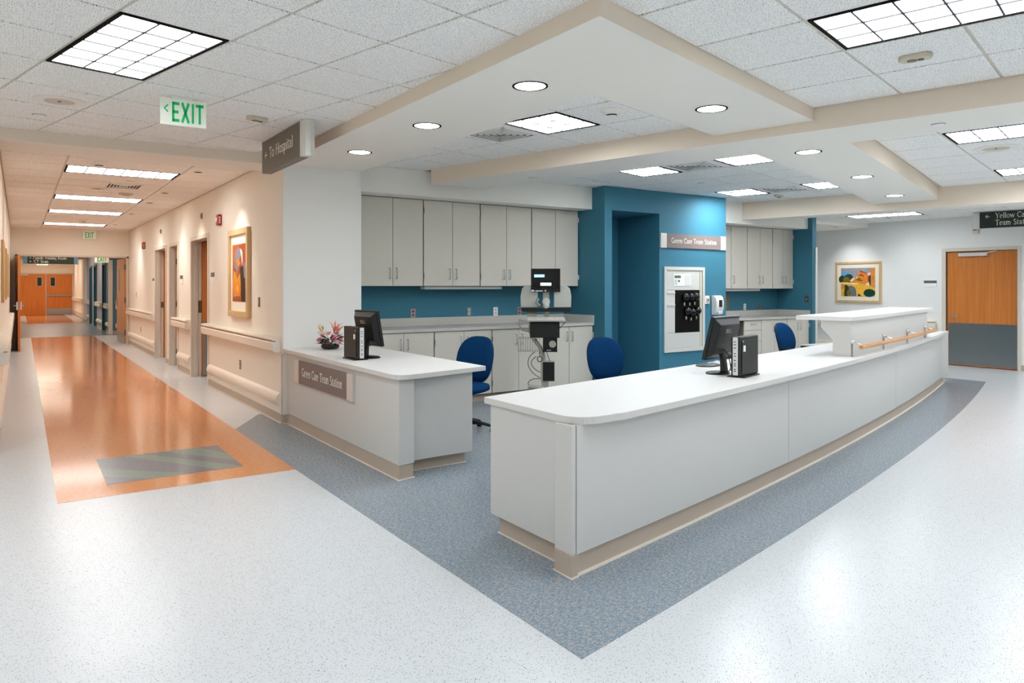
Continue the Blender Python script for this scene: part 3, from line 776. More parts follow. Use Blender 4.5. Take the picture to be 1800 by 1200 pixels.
sprinkler('small round sprinkler cover on the cross beam underside, right end', 5.78, 2.72, 2.72)
sprinkler('small round sprinkler cover on the cross beam underside, left end', 4.85, 6.68, 2.72)
sprinkler('small round sprinkler cover in the far bay before the blue wall', 7.75, 6.75, ZC)
sprinkler('small round sprinkler cover in the corridor ceiling', 1.25, 10.95, ZC)

# ------------------------------------------------------------------ doors of the corridor wall
def room_door(n, y0, y1, ang, kick=False, hz=(.25, 1.15, 1.95), hs=.055):
    d = sempty('door_%d' % n, (XR, (y0+y1)/2, 0), -PI/2)
    w = (y1-y0)/2                                  # local x: + = toward the camera
    q = MB()
    for sx in (-1, 1): q.box(sx*(w-.006), -.018, 0, sx*(w+.055), .148, 2.285).box(sx*(w-.018), .035, 0, sx*(w-.006), .09, 2.22)
    q.box(-w, -.018, 2.222, w, .148, 2.285)
    q.build('frame', M['trim'], d, bevel=.004)
    # leaf hinged on the far jamb, swung into the dark room
    lw = 2*w-.03
    q = MB().box(0, -.022, .01, lw, .022, 2.215); q.xf(Matrix.Translation((-w+.03, .15, 0)) @ Matrix.Rotation(ang, 4, 'Z'))
    leaf = q.build('leaf', M['door_wood'], d)
    for z in hz: MB().box(-w-.001, .095, z-hs, -w+.012, .15, z+hs).build('hinge', M['bronze'], leaf)
    if kick:
        q = MB().box(.02, -.025, .02, lw-.02, -.022, .9); q.xf(Matrix.Translation((-w+.03, .15, 0)) @ Matrix.Rotation(ang, 4, 'Z')); q.build('kick_plate', M['kick'], leaf)
    return d
room_door(1, *doors[0], math.radians(80), True, (1.15,), .10)
room_door(2, *doors[1], math.radians(88))
room_door(3, *doors[2], math.radians(86), False, (1.1,), .06)

# open pair at the corridor end
def leaf_door(n, hx, hy, ang, w, m, swing=1):
    d = sempty('door_%d' % n, (hx, hy, 0), ang)
    leaf = MB().box(0, -.022, .012, w, .022, 2.20).build('leaf', m, d)
    MB().box(w*.62, -.024, 1.35, w*.72, .024, 1.95).build('vision_glass', M['glass_dark'], d)
    q = MB().box(w*.61, -.027, 1.34, w*.62, .027, 1.96).box(w*.72, -.027, 1.34, w*.73, .027, 1.96).box(w*.61, -.027, 1.95, w*.73, .027, 1.97).box(w*.61, -.027, 1.33, w*.73, .027, 1.35).build('glazing_bead', M['cartgrey'], d)
    MB().box(.02, -.0245, .02, w-.02, .0245, .26).build('kick_plate', M['kick'], d)
    h = MB().box(w-.12, -.05, .95, w-.05, .05, 1.13).tube([(w-.085, -.05, 1.04), (w-.085, -.085, 1.04), (w-.24, -.09, 1.04)], .011).tube([(w-.085, .05, 1.04), (w-.085, .085, 1.04), (w-.24, .09, 1.04)], .011).build('lever_handle', M['chrome'], d, smooth=40)
    for z in (.28, 1.12, 1.98): MB().box(-.012, -.024, z-.07, .05, .026, z+.07).build('hinge', M['bronze'], d)
    return d
leaf_door(4, 2.29, 21.12, math.radians(93), 1.14, M['door_light'])
leaf_door(5, -.035, 21.0, math.radians(-87.5), 1.14, M['door_wood'])
# far wooden double doors
for n, (x0, x1) in ((6, (0.0, 1.145)), (7, (1.175, 2.31))):
    d = sempty('door_%d' % n, ((x0+x1)/2, 43.97, 0)); w = (x1-x0)/2
    MB().box(-w, 0, .01, w, .045, 2.10).build('leaf', M['door_wood'], d)
    gx = w*.55 if n == 6 else -w*.5
    MB().box(gx-.09, -.006, 1.5, gx+.09, 0, 1.92).build('vision_glass', M['glass_dark'], d)
    MB().box(gx-.115, -.008, 1.47, gx-.09, 0, 1.95).box(gx+.09, -.008, 1.47, gx+.115, 0, 1.95).box(gx-.115, -.008, 1.92, gx+.115, 0, 1.95).box(gx-.115, -.008, 1.47, gx+.115, 0, 1.5).build('glazing_bead', M['cartgrey'], d)
    if n == 7:
        MB().box(-w+.02, -.004, .02, w-.02, 0, .34).build('kick_plate', M['steel'], d)
        MB().box(-w+.02, -.06, .98, w-.03, -.03, 1.05).box(-w+.02, -.07, .9, -w+.1, 0, 1.12).box(w-.08, -.05, .98, w-.03, 0, 1.05).build('panic_bar', M['steel'], d)
    else:
        MB().box(-w+.1, -.06, 2.02, -w+.42, 0, 2.09).build('door_closer', M['silver'], d)
struct(MB().box(1.145, 43.95, 0, 1.175, 44.02, 2.12).box(-.05, 43.94, 0, 0, 44.02, 2.15).box(2.31, 43.94, 0, 2.36, 44.02, 2.15).box(-.05, 43.94, 2.10, 2.36, 44.02, 2.16).build('trim_8', M['trim']))

# orange door in the far right wall
d8 = sempty('door_8', (14.5, (dy0+dy1)/2, 0), -PI/2)
w = (dy1-dy0)/2
MB().box(-w, -.02, 0, -w-.07, .15, 2.195).box(w, -.02, 0, w+.055, .15, 2.195).box(-w, -.02, 2.135, w, .15, 2.195).build('frame', M['trim'], d8, bevel=.004)
MB().box(-w+.004, .03, .012, w-.004, .075, 2.13).build('leaf', M['door_wood'], d8)
MB().box(-w+.03, .027, .03, w-.004, .030, .80).build('kick_plate', M['kick'], d8)
q = MB()
for i in range(8): q.lathe([(.006, .022), (.006, .028)], (-w+.08+i*(2*w-.16)/7, 0, .785), 8, axis='y')
q.build('screw_row', M['chrome'], d8)
MB().lathe([(.03, .018), (.03, .03)], (-w+.10, 0, .93), 16, axis='y').tube([(-w+.10, .03, .93), (-w+.10, -.03, .93), (-w+.13, -.035, .93), (-w+.22, -.035, .925)], .010).build('lever_handle', M['chrome'], d8, smooth=40)
MB().box(-w+.22, -.02, 2.04, -w+.70, .03, 2.10).tube([(-w+.66, 0, 2.09), (-w+.85, .02, 2.125)], .012).build('door_closer', M['silver'], d8)

# ------------------------------------------------------------------ handrails and bumper rails
def rail_profile(s=1):
    return [(0, .765), (-.03*s, .762), (-.075*s, .772), (-.092*s, .79), (-.092*s, .868), (-.082*s, .880), (-.05*s, .884), (-.05*s, .892), (-.085*s, .896), (-.094*s, .908), (-.088*s, .924), (-.06*s, .930), (0, .930)]
def wall_rail(label, x, y0, y1, s=1, group=None, z=0, cat='handrail'):
    t = thing('wall_handrail', label, cat, (x, y0, z), 0, group)
    MB().prism_y([(a, b) for a, b in rail_profile(s)], .0, y1-y0).build('rail', M['rail'], t, smooth=35)
    for e in (0, y1-y0):
        q = MB().prism_y([(a*1.02, b) for a, b in rail_profile(s)[:7]]+[(0, .884)], e-(.02 if e == 0 else 0), e+(.02 if e else 0)); q.build('end_cap', M['guard'], t, bevel=.006)
    return t
def bumper(label, x, y0, y1, s=1):
    t = thing('bumper_rail', label, 'bumper rail', (x, y0, 0))
    prof = [(0, .175)] + [(-s*.045*math.sin(PI*i/8)**.6 if i else 0, .18+.14*i/8) for i in range(1, 8)] + [(0, .325)]
    MB().prism_y(prof, 0, y1-y0).build('rail', M['rail'], t, smooth=40)
    for e in (0, y1-y0): 
        q = MB().prism_y([(a*1.03, b) for a, b in prof], e-(.015 if e == 0 else 0), e+(.015 if e else 0)); q.build('end_cap', M['guard'], t)
    return t
wall_rail('cream vinyl handrail under the tall abstract painting', XR, 7.93, 11.62)
wall_rail('short cream handrail between the first and second room doors', XR, 12.92, 14.25)
wall_rail('long cream handrail between third room door and corridor end', XR, 16.75, 20.9)
wall_rail('cream handrail along the left corridor wall under the frames', -.165, 8.05, 18.6, -1)
bumper('low cream bumper rail below the tall abstract painting', XR, 7.97, 11.46)
bumper('short low bumper rail between the first and second room doors', XR, 12.95, 13.98)
bumper('low bumper rail between third room door and corridor end', XR, 16.75, 20.9)
bumper('low bumper rail on the left corridor wall', -.165, 8.05, 18.8, -1)
wall_rail('cream handrail on the white end wall left of the wood door', 14.5, 6.85, 9.9, 1, None, -.10)
bumper('low bumper rail on the white end wall left of the wood door', 14.5, 6.95, 9.9)
for k, (a, b) in enumerate(((25.85, 26.85), (28.1, 30.15), (33.45, 34.7), (35.4, 43.6))):
    wall_rail(['pale handrail on the grey wall, nearest the white corner post', 'pale handrail on the grey wall between teal openings', 'pale handrail on the grey wall after the third teal opening', 'cream handrail leading to the wooden double doors'][k], 2.36, a, b)
    bumper(['low pale bumper on the grey wall nearest the white corner post', 'low pale bumper between teal openings', 'low pale bumper after the third teal opening', 'low cream bumper leading to the wooden double doors'][k], 2.36, a, b)
t = thing('wall_handrail', 'pale handrail across the blue wall end beyond the open door', 'handrail', (2.5, 25.6, 0), PI/2)
MB().prism_y([(-a, b) for a, b in rail_profile(1)], -.65, 0).xf(Matrix.Scale(-1, 4, (1, 0, 0))).build('rail', M['rail'], t, smooth=35)
t = thing('bumper_rail', 'low pale bumper across the blue wall end beyond the open door', 'bumper rail', (2.5, 25.6, 0), PI/2)
MB().prism_y([(0, .18), (-.04, .2), (-.05, .25), (-.04, .3), (0, .32)], -.65, 0).build('rail', M['rail'], t, smooth=35)

# ------------------------------------------------------------------ wall plates, signs, alarms
LWALL, RWALL, BACK = PI/2, -PI/2, 0
def outlet(label, loc, rz, kind='red', w=.07, h=.115):
    t = thing('power_outlet', label, 'outlet', loc, rz)
    pm = {'red': M['steel'], 'steel': M['steel'], 'white': M['whiteplastic'], 'bronze': M['bronze']}[kind]
    MB().box(-w/2, -.006, -h/2, w/2, 0, h/2).build('cover_plate', pm, t, bevel=.0015)
    fm = M['outlet_red'] if kind == 'red' else (M['whiteplastic'] if kind != 'white' else M['beige'])
    for z in (-.024, .024):
        o = MB().lathe([(.0155, -.009), (.0155, -.006)], (0, 0, z), 16, axis='y').build('receptacle', fm, t)
        MB().box(-.007, -.0098, z-.005, -.0045, -.009, z+.007).box(.0045, -.0098, z-.005, .007, -.009, z+.007).build('slots', M['black'], o)
    return t
def switch(label, loc, rz, m='steel', w=.07, h=.115, col='beige'):
    t = thing('light_switch', label, 'switch', loc, rz)
    MB().box(-w/2, -.006, -h/2, w/2, 0, h/2).build('cover_plate', M[m], t, bevel=.0015)
    MB().box(-.006, -.014, -.012, .006, -.006, .012).build('toggle', M[col], t)
    return t
def room_sign(label, loc, rz, w=.16, h=.15):
    t = thing('room_sign', label, 'sign', loc, rz)
    MB().box(-w/2, -.008, -h/2, w/2, 0, h/2).build('backing', M['paper'], t, bevel=.001)
    MB().box(-w/2, -.011, h*.08, w/2, -.008, h/2).build('name_band', M['signdark'], t)
    MB().box(-w/2+.01, -.0105, -h*.42, w/2-.012, -.008, h*.02).build('paper_insert', M['paper'], t)
    return t
outlet('steel outlet with red receptacles on the teal wall, behind the desk monitor', (4.279, 8.58, 1.133), BACK, 'red')
outlet('steel outlet with beige receptacles on the teal wall, left of the white one', (5.134, 8.58, 1.135), BACK, 'steel')
outlet('white data outlet on the teal wall left of the medical cart', (5.57, 8.58, 1.131), BACK, 'white', .075, .12)
outlet('steel outlet with red receptacle half hidden by the medical cart', (5.98, 8.58, 1.13), BACK, 'red')
outlet('white outlet on the right teal wall under the cabinets', (11.03, 8.58, 1.108), BACK, 'white')
outlet('red outlet on the right teal wall near its inner corner', (11.447, 8.58, 1.105), BACK, 'red')
switch('dark bronze switch plate on the side wall of the right alcove', (12.0, 7.955, 1.249), RWALL, 'bronze', .075, .115)
switch('bronze switch plate right of the tall abstract painting', (XR, 8.775, 1.30), RWALL, 'bronze')
outlet('bronze outlet low on the corridor wall below the handrail', (XR, 9.665, .48), RWALL, 'bronze')
outlet('small outlet low on the corridor wall near the corridor end', (XR, 18.8, .48), RWALL, 'bronze')
switch('small switch on the corridor wall near the corridor end', (XR, 19.57, 1.28), RWALL, 'steel')
room_sign('small room sign right of the first room door', (XR, 11.23, 1.61), RWALL, .24, .155)
room_sign('small room sign right of the second room door', (XR, 13.7, 1.60), RWALL, .24, .155)
room_sign('small room sign left of the third room door', (XR, 16.86, 1.585), RWALL, .22, .14)
t = room_sign('small white and grey room sign left of the orange wood door', (14.5, 6.967, 1.535), RWALL, .235, .12)
for k, y in enumerate((15.9, 12.02)):
    t = thing('corridor_dome_light', ['small dark call light high above the third room door', 'small dark call light high above the first room door'][k], 'call light', (XR, y, 2.58), RWALL)
    MB().box(-.035, -.01, -.045, .035, 0, .045).build('plate', M['bronze'], t); MB().box(-.02, -.03, -.03, .02, -.01, .03).build('lamp', M['beige'], t, bevel=.004)
def alarm(label, loc, rz):
    t = thing('fire_alarm_strobe', label, 'fire alarm', loc, rz)
    MB().box(-.07, -.055, -.075, .07, 0, .075).build('housing', M['red'], t, bevel=.008)
    MB().box(-.045, -.075, -.03, .045, -.055, .03).build('strobe_lens', M['whiteplastic'], t, bevel=.006)
    q = MB(); 
    for i in range(4): q.box(.072-.001, -.045, -.05+i*.026, .0725, -.02, -.036+i*.026)
    q.build('lettering_block', M['lettering'], t)
alarm('red fire alarm strobe above the tall abstract painting left side', (XR, 10.75, 2.42), RWALL)
alarm('small red fire alarm strobe near the corridor end', (XR, 18.15, 2.40), RWALL)
alarm('small red fire alarm strobe on the left wall beyond the open doors', (-.165, 40.0, 2.2), LWALL)

# hanging signs
def block_letters(parent, txt, h, x, z, m, y=0, fit=None, name='lettering'):
    return put_text(txt, h, parent, x, z, m, name, xs=1.0, wt=.9, fit=fit, y=y)
def exit_sign(label, x, y, ztop, w, h, arrow, rz=0, zc=ZC):
    t = thing('exit_sign', label, 'exit sign', (x, y, ztop-h), rz)
    MB().box(-w/2, -.012, 0, w/2, .012, h).build('face_panel', M['exitface'], t, bevel=.003)
    MB().box(-w*.28, -.03, h-.005, w*.18, .03, zc-ztop+h).build('canopy', M['whiteplastic'], t, bevel=.004)
    if arrow: block_letters(t, ['V1'], h*.36, -w*.46, h*.42, M['greenletter'], -.013, fit=w*.15, name='arrow')
    tot = w*(.72 if arrow else .68); x0 = -w*.27 if arrow else -w*.34; adv = sum(GLY[k][0] for k in ('E1', 'X1', 'I1', 'T1')); xs = tot/(adv*h*.74)
    for k in ('E1', 'X1', 'I1', 'T1'):
        put_text([k], h*.74, t, x0, h*.13, M['greenletter'], 'letter', xs=xs, wt=.9, y=-.013); x0 += GLY[k][0]*xs*h*.74
exit_sign('white exit sign with green letters and arrow hanging over the hall', 1.022, 5.87, 2.885, .318, .2, True)
exit_sign('small exit sign with green letters high before the corridor end wall', 1.465, 20.9, 2.86, .28, .2, False)
exit_sign('tiny green exit sign hanging beyond the opening at its right', 1.98, 23.8, 2.42, .36, .26, False)
exit_sign('tiny green exit sign hanging over the wooden double doors', .75, 33.0, 2.50, .36, .22, False)

t = thing('hanging_sign', 'taupe hanging sign reading To Hospital beside the soffit', 'sign', (1.98, 6.55, 2.595), RWALL)
# local x to the camera, front faces -x
MB().box(-.70, 0, 0, .45, .09, .30).build('sign_box', M['signdark'], t, bevel=.004)
MB().prism([(.45, -.004), (.49, .004), (.52, .025), (.54, .06), (.545, .094), (.45, .094)], -.004, .305).build('silver_end_cap', M['signcap'], t, bevel=.003)
MB().prism([(-.72, .0), (-.70, -.004), (-.70, .094), (-.72, .09)], -.004, .305).build('silver_end_cap', M['signcap'], t)
put_text('< To Hospital', .10, t, -.62, .115, M['lettering'], xs=.62, fit=.88, y=0)

def care_sign(label, loc, rz, L_, h):
    t = thing('team_station_sign', label, 'sign', loc, rz)
    c = L_*.085
    MB().box(c-L_/2, -.022, 0, L_/2-c, 0, h).build('name_panel', M['signgrey'], t)
    for x0 in (-L_/2, L_/2-c): MB().box(x0, -.025, -.004, x0+c, 0, h+.004).build('silver_end_cap', M['signcap'], t, bevel=.003)
    put_text('Green Care Team Station', h*.36, t, 0, h*.36, M['lettering'], xs=.72, y=-.022, center=True, fit=(L_-2*c)*.84)
care_sign('brown Green Care Team Station sign on the front of the left desk', (2.40, 6.717, .492), RWALL, 1.59, .232)
care_sign('grey Green Care Team Station sign high on the blue wall', (8.62, 7.66, 2.063), BACK, 1.465, .212)
# far green sign cut by the picture edge
t = thing('hanging_sign', 'dark green hanging sign reading Yellow Care Team Station', 'sign', (13.85, 5.93, 2.495), RWALL+math.radians(10))
MB().box(.10, -.02, 0, 1.75, .06, .275).build('sign_box', M['signgreen'], t)
MB().box(0, -.03, -.01, .10, .07, .285).build('silver_end_cap', M['signcap'], t, bevel=.004)
put_text('<', .10, t, .18, .155, M['lettering'], y=-.02, name='arrow')
put_text('Yellow Care', .092, t, .33, .16, M['lettering'], xs=.8, y=-.02)
put_text('Team Station', .092, t, .33, .04, M['lettering'], xs=.8, y=-.02)
t = thing('wall_device', 'small beige wall device below the dark green hanging sign', 'sensor', (14.5, 6.16, 2.55), RWALL)
MB().box(-.05, -.05, -.1, .05, 0, .1).build('housing', M['beige'], t, bevel=.008); MB().box(-.03, -.055, -.05, .03, -.05, .05).build('lens', M['bronze'], t)
# sign beyond the opening
t = thing('hanging_sign', 'dark hanging sign reading Family Visiting Room beyond the opening', 'sign', (.77, 24.5, 2.12), 0)
MB().box(-.56, -.03, 0, .56, .03, .23).build('sign_box', M['signgreen'], t)
for x in (-.66, .56): MB().box(x, -.035, -.005, x+.1, .035, .235).build('end_cap', M['farblue'], t)
MB().box(-.4, -.01, .23, -.38, .01, .78).box(.38, -.01, .23, .4, .01, .78).build('hanger_rods', M['steel'], t)
put_text('< Family Visiting Room', .075, t, -.52, .13, M['lettering'], y=-.03, fit=.9)
GLY['c'] = (.56, [(arc(.30,.33,.22,.31,50,310,12), .09)])
put_text('< CT Scan', .075, t, -.52, .03, M['lettering'], y=-.03, fit=.46)

# ------------------------------------------------------------------ pictures
def frame_picture(label, loc, rz, w, h, fw, mx, mz, art, depth=.035):
    t = thing('framed_picture', label, 'picture', loc, rz)
    for n, (x0, z0, x1, z1) in (('l', (-w/2, 0, -w/2+fw, h)), ('r', (w/2-fw, 0, w/2, h)), ('b', (-w/2+fw, 0, w/2-fw, fw)), ('t', (-w/2+fw, h-fw, w/2-fw, h))):
        MB().box(x0, -depth, z0, x1, 0, z1).build('frame_rail', M['frame_wood'], t, bevel=.004)
    MB().box(-w/2+fw, -depth*.5, fw, w/2-fw, -.002, h-fw).build('mat_board', M['mat_board'], t)
    aw, ah = w-2*fw-2*mx, h-2*fw-2*mz
    p = MB().box(-aw/2, -depth*.5-.002, h/2-ah/2, aw/2, -depth*.5, h/2+ah/2).build('print', art[0][0], t)
    y = -depth*.5-.0026
    for i, (m_, poly) in enumerate(art[1:]):
        P = [(-aw/2+a*aw, h/2-ah/2+b*ah) for a, b in poly]
        MB().add([(a, y-i*.00012, b) for a, b in P], [tuple(range(len(P)))]).build('painted_shape', m_, p)
    return t
def ell(cx, cz, rx, rz_, n=18, a0=0, a1=360):
    return [(cx+rx*math.cos(math.radians(a0+(a1-a0)*i/n)), cz+rz_*math.sin(math.radians(a0+(a1-a0)*i/n))) for i in range(n+(0 if a1-a0 == 360 else 1))]
def pm(n, c): return mat('paint_'+n, c, .7, .15, vary=.18, vscale=30)
P_ = dict(sky=pm('grey_sky', (150, 150, 152)), bl=pm('sky_blue', (92, 160, 210)), dg=pm('dark_green', (52, 60, 28)), og=pm('olive', (120, 108, 40)), orr=pm('orange', (226, 136, 50)),
          ye=pm('yellow', (236, 178, 60)), red=pm('red_roof', (184, 50, 34)), pk=pm('pale_pink', (238, 206, 196)), gy=pm('slate', (108, 112, 120)), gr=pm('deep_green', (20, 66, 48)), br=pm('burnt', (190, 98, 40)),
          cr=pm('cream', (246, 222, 160)), lil=pm('lilac_grey', (140, 134, 150)), dk=pm('dark_brown', (66, 52, 40)), rust=pm('rust', (170, 86, 44)), am=pm('amber', (220, 150, 50)), wh=pm('whitish', (224, 220, 216)))
right_art = [(P_['sky'],),
 (P_['bl'], [(0,.70),(.04,.84),(.16,.88),(.30,.82),(.40,.66),(.2,.6)]),
 (P_['dg'], ell(.03,.60,.10,.14)), (P_['dg'], ell(.23,.62,.14,.17)), (P_['og'], ell(.16,.58,.10,.11)),
 (P_['orr'], [(.28,.50),(.40,.68),(.52,.74),(.52,.86),(.60,.89),(.78,.80),(.80,.60),(1,.40),(.9,.3),(.3,.4)]),
 (P_['red'], [(.50,.74),(.60,.78),(.70,.72),(.68,.70)]), (P_['red'], [(.54,.87),(.60,.90),(.78,.80),(.76,.79)]), (P_['red'], [(.79,.70),(.84,.72),(.82,.50),(.79,.52)]),
 (P_['pk'], [(.78,.80),(.84,.84),(.88,.80),(.82,.72)]), (P_['pk'], [(.26,.54),(.34,.64),(.42,.66),(.36,.54),(.28,.52)]), (P_['pk'], [(.72,.42),(.82,.50),(.88,.38),(.8,.36)]),
 (P_['og'], [(.44,.58),(.55,.66),(.66,.54),(.58,.52)]), (P_['wh'], ell(.47,.665,.02,.03, 10)),
 (P_['gr'], ell(.86,.56,.035,.18)), (P_['orr'], [(.88,1),(1,1),(1,.34),(.88,.38)]), (P_['gy'], ell(.93,.62,.012,.06, 10)),
 (P_['ye'], [(0,.50),(.5,.48),(.85,.36),(1,.30),(1,0),(0,0)]), (P_['cr'], [(0,.50),(.5,.46),(.5,.42),(0,.45)]),
 (P_['orr'], [(.0,.44),(.14,.40),(.06,.26),(0,.22)]), (P_['gy'], [(.10,0)]+ell(.29,.14,.17,.24,14,180,0)+[(.46,0)]),
 (P_['dg'], [(.09,0),(.11,.38),(.16,.42),(.22,.36),(.24,.22),(.2,0)]), (P_['og'], ell(.24,.12,.07,.11)), (P_['gr'], ell(.84,.12,.17,.14)), (P_['gr'], [(.52,.1),(.62,0),(.5,0)])]
frame_picture('wood framed colourful hill village print on the white end wall', (14.5, 8.415, 1.146), RWALL, 1.0, .85, .045, .085, .085, right_art)
left_art = [(P_['rust'],),
 (P_['br'], [(0,1),(0,.6),(.3,.7),(.5,.98),(1,1),(.6,1)]), (P_['lil'], [(.14,.74),(.22,.88),(.42,.95),(.62,.93),(.66,.80),(.52,.72),(.46,.56),(.40,.46),(.30,.56),(.16,.60)]),
 (P_['wh'], [(.60,.90),(.66,.92),(.78,.86),(.80,.70),(.74,.62),(.70,.76)]), (P_['orr'], [(.3,.72),(.5,.76),(.62,.66),(.5,.6),(.4,.64)]),
 (P_['dk'], [(.6,.6),(.95,.62),(1,.2),(1,0),(.7,0),(.66,.3)]), (P_['lil'], [(.82,.7),(1,.66),(1,.4),(.9,.42)]),
 (P_['am'], [(.1,.54),(.3,.5),(.36,.4),(.6,.5),(.66,.3),(.5,.1),(.1,.06),(.04,.3)]), (P_['orr'], [(.08,.3),(.4,.36),(.66,.26),(.6,.04),(.1,.03)]),
 (P_['ye'], [(.3,.26),(.4,.3),(.5,.22),(.42,.16)]), (P_['rust'], [(.0,.08),(.6,.1),(.6,.0),(0,0)]), (P_['gy'], [(.05,.07),(.5,.08),(.5,.05),(.08,.04)])]
frame_picture('tall wood framed abstract orange print on the corridor wall', (XR, 9.63, 1.095), RWALL, .98, 1.125, .075, .09, .12, left_art, .05)
for k, (y, l) in enumerate(((10.55, 'nearest wood frame on the left corridor wall'), (12.9, 'middle wood frame on the left corridor wall'), (15.2, 'farthest wood frame on the left corridor wall'))):
    frame_picture(l, (-.165, y, 1.3), LWALL, .9, .72, .05, .09, .08, [(P_['gy'],), (P_['orr'], ell(.5,.5,.3,.3))], .03)

# ------------------------------------------------------------------ cabinets
def pull(parent, x, z, horiz=False, L_=.115):
    y = -.0
    if horiz: path = [(x-L_/2, -.02, z), (x-L_/2, -.05, z), (x+L_/2, -.05, z), (x+L_/2, -.02, z)]
    else: path = [(x, -.02, z-L_/2), (x, -.05, z-L_/2), (x, -.05, z+L_/2), (x, -.02, z+L_/2)]
    MB().tube(path, .0055, 6).build('handle', M['steel'], parent, smooth=60)
def hinge(parent, x, z):
    MB().box(x-.010, -.028, z-.035, x+.010, -.02, z+.035).build('hinge', M['silver'], parent)
def cab_unit(name, label, x0, x1, z0, z1, yf, depth, doors_, lower, group=None, handle_side=None, open_=False):
    """doors_: number of doors; local origin at the unit's left front lower corner"""
    t = thing(name, label, 'cabinet', (x0, yf, z0), 0, group)
    w, h = x1-x0, z1-z0
    MB().box(.003, 0, 0, w-.003, depth, h).build('carcass', M['cabgap'], t)
    dw = w/doors_
    for i in range(doors_):
        a, b = i*dw+(.008 if i == 0 else .003), (i+1)*dw-(.008 if i == doors_-1 else .003)
        d = MB().box(a, -.02, .004, b, -.0, h-.004).build('door', M['cab'], t, bevel=.0015)
        right_half = (i == 0 and doors_ == 2) or handle_side == 'r'
        hx = b-.045 if right_half else a+.045
        pull(d, hx, (h-.14 if lower else .16), L_=.13)
        ox = a-.006 if right_half else b+.006
        for z in (.13, h-.13): hinge(d, ox, z)
    return t
ux = [3.405, 4.252, 5.100, 5.947, 6.793]
names_u = ['grey wall cabinet pair of doors, next to the white column', 'grey wall cabinet pair of doors, second from the column', 'grey wall cabinet pair of doors, third from the column', 'grey wall cabinet pair of doors, beside the teal side wall']
for i in range(4): cab_unit('wall_cabinet', names_u[i], ux[i], ux[i+1], 1.487, 2.585, 8.25, .328, 2, False)
box('filler_panel', M['cab'], (3.26, 8.23, 1.487), (3.403, 8.575, 2.585)); tag(bpy.data.objects['filler_panel'], 'narrow grey filler panel between column and wall cabinets', 'panel')
bx = [3.405, 4.231, 5.074, 5.92, 6.79]
names_b = ['grey base cabinet behind the left desk, next to the column', 'grey base cabinet behind the desk computer and chair', 'grey base cabinet between desk chair and medical cart', 'grey base cabinet right of the medical cart']
for i in range(4): cab_unit('base_cabinet', names_b[i], bx[i], bx[i+1], .10, .925, 7.92, .64, 2, True)
def worktop(label, x0, x1, y0, y1, z0, splash_l, splash_r, blz):
    t = thing('worktop', label, 'worktop', (x0, y0, z0))
    w, d = x1-x0, y1-y0
    MB().box(0, 0, 0, w, d, .038).build('top', M['backsplash'], t, bevel=.003)
    MB().box(0, d-.02, .038, w, d, blz-z0).build('backsplash', M['backsplash'], t, bevel=.002)
    if splash_r: MB().box(w-.02, .0, .038, w, d-.02, blz-z0).build('side_splash', M['counter_edge'], t, bevel=.002)
    if splash_l: MB().box(0, .0, .038, .02, d-.02, blz-z0).build('side_splash', M['counter_edge'], t, bevel=.002)
worktop('grey laminate worktop with backsplash in the left alcove', 3.262, 6.797, 7.88, 8.578, .928, True, True, 1.072)
worktop('grey laminate worktop with backsplash in the right alcove', 9.383, 11.997, 7.88, 8.578, .905, False, True, 1.045)
struct(box('trim_9', M['base'], (3.262, 7.965, 0), (6.80, 7.99, .10)))
struct(box('trim_10', M['base'], (10.142, 7.965, 0), (12.0, 7.99, .10)))
# right alcove cabinets
cab_unit('wall_cabinet', 'grey wall cabinet partly behind the blue wall edge', 9.49, 10.218, 1.44, 2.535, 8.25, .328, 2, False)
cab_unit('wall_cabinet', 'single-door grey wall cabinet in the right alcove', 10.218, 10.654, 1.44, 2.535, 8.25, .328, 1, False)
cab_unit('wall_cabinet', 'two-door grey wall cabinet in the middle of the right alcove', 10.654, 11.371, 1.44, 2.535, 8.25, .328, 2, False)
cab_unit('wall_cabinet', 'two-door grey wall cabinet at the right end of the right alcove', 11.371, 11.99 if False else 11.99, 1.44, 2.535, 8.25, .328, 2, False)
cab_unit('base_cabinet', 'two-door grey base cabinet right of the drawers', 10.608, 11.331, .10, .903, 7.92, .64, 2, True)
cab_unit('base_cabinet', 'two-door grey base cabinet at the right alcove end wall', 11.331, 11.99, .10, .903, 7.92, .64, 2, True)
t = thing('drawer_cabinet', 'grey drawer cabinet beside the open knee space', 'cabinet', (10.142, 7.92, .10))
MB().box(.003, 0, 0, .463, .64, .803).build('carcass', M['cabgap'], t)
for z0, z1 in ((.635, .797), (.44, .63), (.235, .435), (.005, .23)):
    d = MB().box(.008, -.02, z0, .458, 0, z1).build('drawer', M['cab'], t, bevel=.0015); pull(d, .233, (z0+z1)/2+.02, True)
t = tag(box('end_panel', M['cab'], (9.383, 7.95, 0), (9.41, 8.56, .903)), 'grey end panel of the open knee space', 'panel')
# under-cabinet lights
for l, a, b, z in (('slim under-cabinet light fixture in the left alcove', 4.31, 5.50, 1.485), ('slim under-cabinet light fixture in the right alcove', 9.6, 11.12, 1.438)):
    t = thing('under_cabinet_light', l, 'light', ((a+b)/2, 8.37, z)); w = (b-a)/2
    MB().box(-w, -.06, -.036, w, .06, 0).build('housing', M['diffwhite'], t, bevel=.004)
    MB().box(-w+.04, -.05, -.038, w-.04, .05, -.036).build('lens', M['diffwhite'], t)
box('cork_board', mat('cork', (150, 120, 80), .8, .1), (9.9, 8.572, 1.07), (10.57, 8.58, 1.35)); tag(bpy.data.objects['cork_board'], 'small tan board on the teal wall beside the blue wall edge', 'board')

